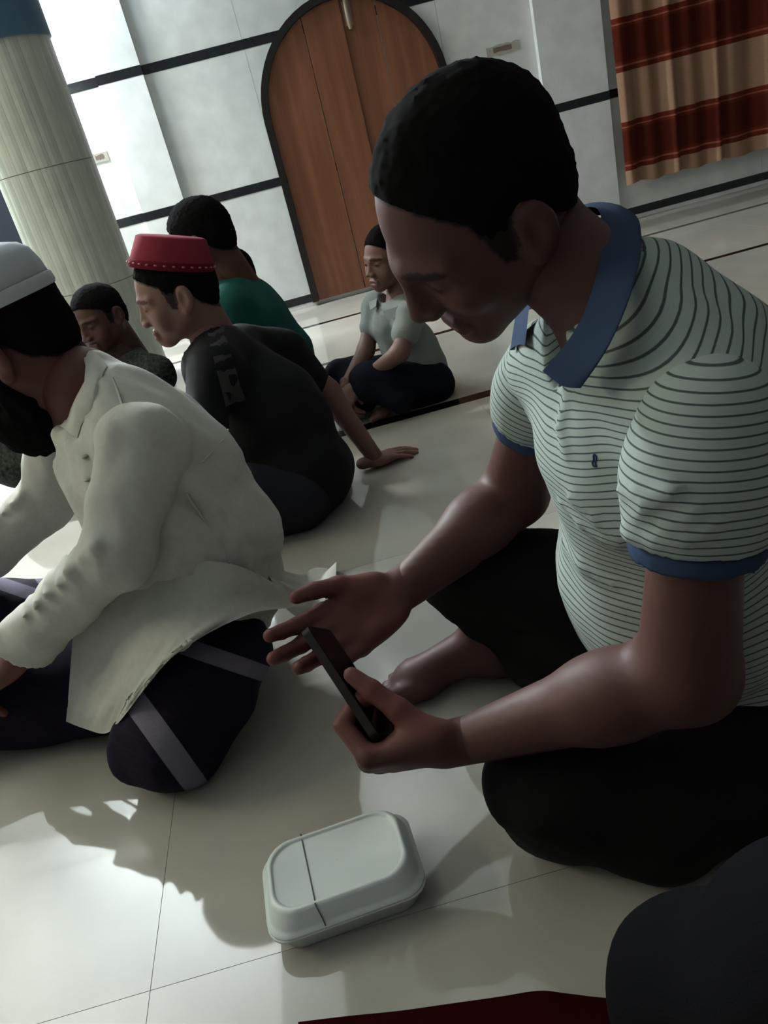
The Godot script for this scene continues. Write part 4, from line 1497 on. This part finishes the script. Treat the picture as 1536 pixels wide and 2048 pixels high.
func more_people_materials():
	M.white_cloth = mottled(Color(0.66, 0.66, 0.63), Color(0.71, 0.71, 0.68), 0.9, 6.0, 61, 0.05, 0.2)
	M.white_cloth.cull_mode = BaseMaterial3D.CULL_DISABLED
	M.button = mat(Color(0.55, 0.52, 0.48), 0.4)
	M.crochet = mottled(Color(0.60, 0.63, 0.65), Color(0.78, 0.80, 0.82), 0.95, 40.0, 62, 0.12, 0.2)
	M.black_shirt = mat(Color(0.03, 0.03, 0.045), 0.75, 0.3)
	cloth(M.black_shirt, 0.3)
	M.grey_print = mottled(Color(0.05, 0.05, 0.06), Color(0.26, 0.25, 0.25), 0.8, 25.0, 63, 0.09)
	M.dark_grey = mat(Color(0.06, 0.06, 0.075), 0.85, 0.3)
	cloth(M.dark_grey, 0.4)
	M.slate = mat(Color(0.15, 0.15, 0.175), 0.9, 0.2)
	cloth(M.slate, 0.4)
	M.red_felt = mottled(Color(0.43, 0.145, 0.19), Color(0.51, 0.18, 0.23), 0.9, 50.0, 64, 0.1, 0.2)
	M.red_dark = mat(Color(0.36, 0.09, 0.13), 0.9, 0.2)
	M.bead = mat(Color(0.62, 0.36, 0.40), 0.7)
	M.green = mat(Color(0.11, 0.28, 0.265), 0.9, 0.2)
	cloth(M.green, 0.3)
	M.grey_shirt = mottled(Color(0.42, 0.44, 0.42), Color(0.52, 0.54, 0.52), 0.9, 14.0, 65, 0.08, 0.2)
	M.grey_shirt.cull_mode = BaseMaterial3D.CULL_DISABLED
	M.denim = mottled(Color(0.05, 0.06, 0.09), Color(0.09, 0.105, 0.15), 0.9, 14.0, 66, 0.08, 0.2)
	M.camo = mottled(Color(0.02, 0.022, 0.02), Color(0.30, 0.31, 0.27), 0.85, 7.0, 67, 0.035, 0.2)
	M.navy_cloth = mat(Color(0.038, 0.037, 0.048), 0.9, 0.15)
	cloth(M.navy_cloth, 0.4)
	M.red_pile = mottled(Color(0.13, 0.015, 0.025), Color(0.19, 0.03, 0.045), 0.95, 20.0, 68, 0.1, 0.1)
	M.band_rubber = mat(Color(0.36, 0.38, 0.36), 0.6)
	var ns := noise(82, 0.5, 2)
	M.wrap = mat(Color.WHITE, 0.85, 0.25)
	M.wrap.albedo_texture = paint(512, 512, func(u, v):
		var c := Color(0.075, 0.05, 0.12)
		if fmod(u * 512.0, 22.0) < 2.0 or fmod(v * 512.0, 22.0) < 2.0:
			c = Color(0.10, 0.075, 0.16)
		if absf(u - 0.5) < 0.024 or absf(v - 0.5) < 0.032:
			c = Color(0.42, 0.40, 0.46)
		return c * (1.0 + 0.1 * ns.get_noise_2d(u * 512, v * 512)))

func _ready():
	view()
	materials()
	more_materials()
	people_materials()
	more_people_materials()
	tube_lamp(Vector3(-1.45, 2.0, WZ + 0.30), Vector3(1, 0, 0), Vector3(0, -1, 0), 1.2, [[Vector3(0, -0.35, -1), 7.5], [Vector3(0, -0.45, 1), 26.0], [Vector3(0, 1, 0), 18.0]], Color(0.95, 0.985, 1.0), "white fluorescent tube lamp hanging beyond the column", 1.0)
	tube_lamp(Vector3(-3.55, 2.2, -1.8), Vector3(0, 0, 1), Vector3(1, 0, 0), 1.2, [[Vector3(1, -0.2, 0), 3.5]], Color(1.0, 0.97, 0.82), "warm white fluorescent tube lamp on the left side wall")
	room()
	HEAD = head_field()
	HEAD_YOUNG = head_field(1.0)
	HAIR = hair_field()
	man_striped()
	man_white()
	boy_black()
	person_green()
	child_hidden()
	child_grey()
	boy_camo()
	own_knee()
	props()
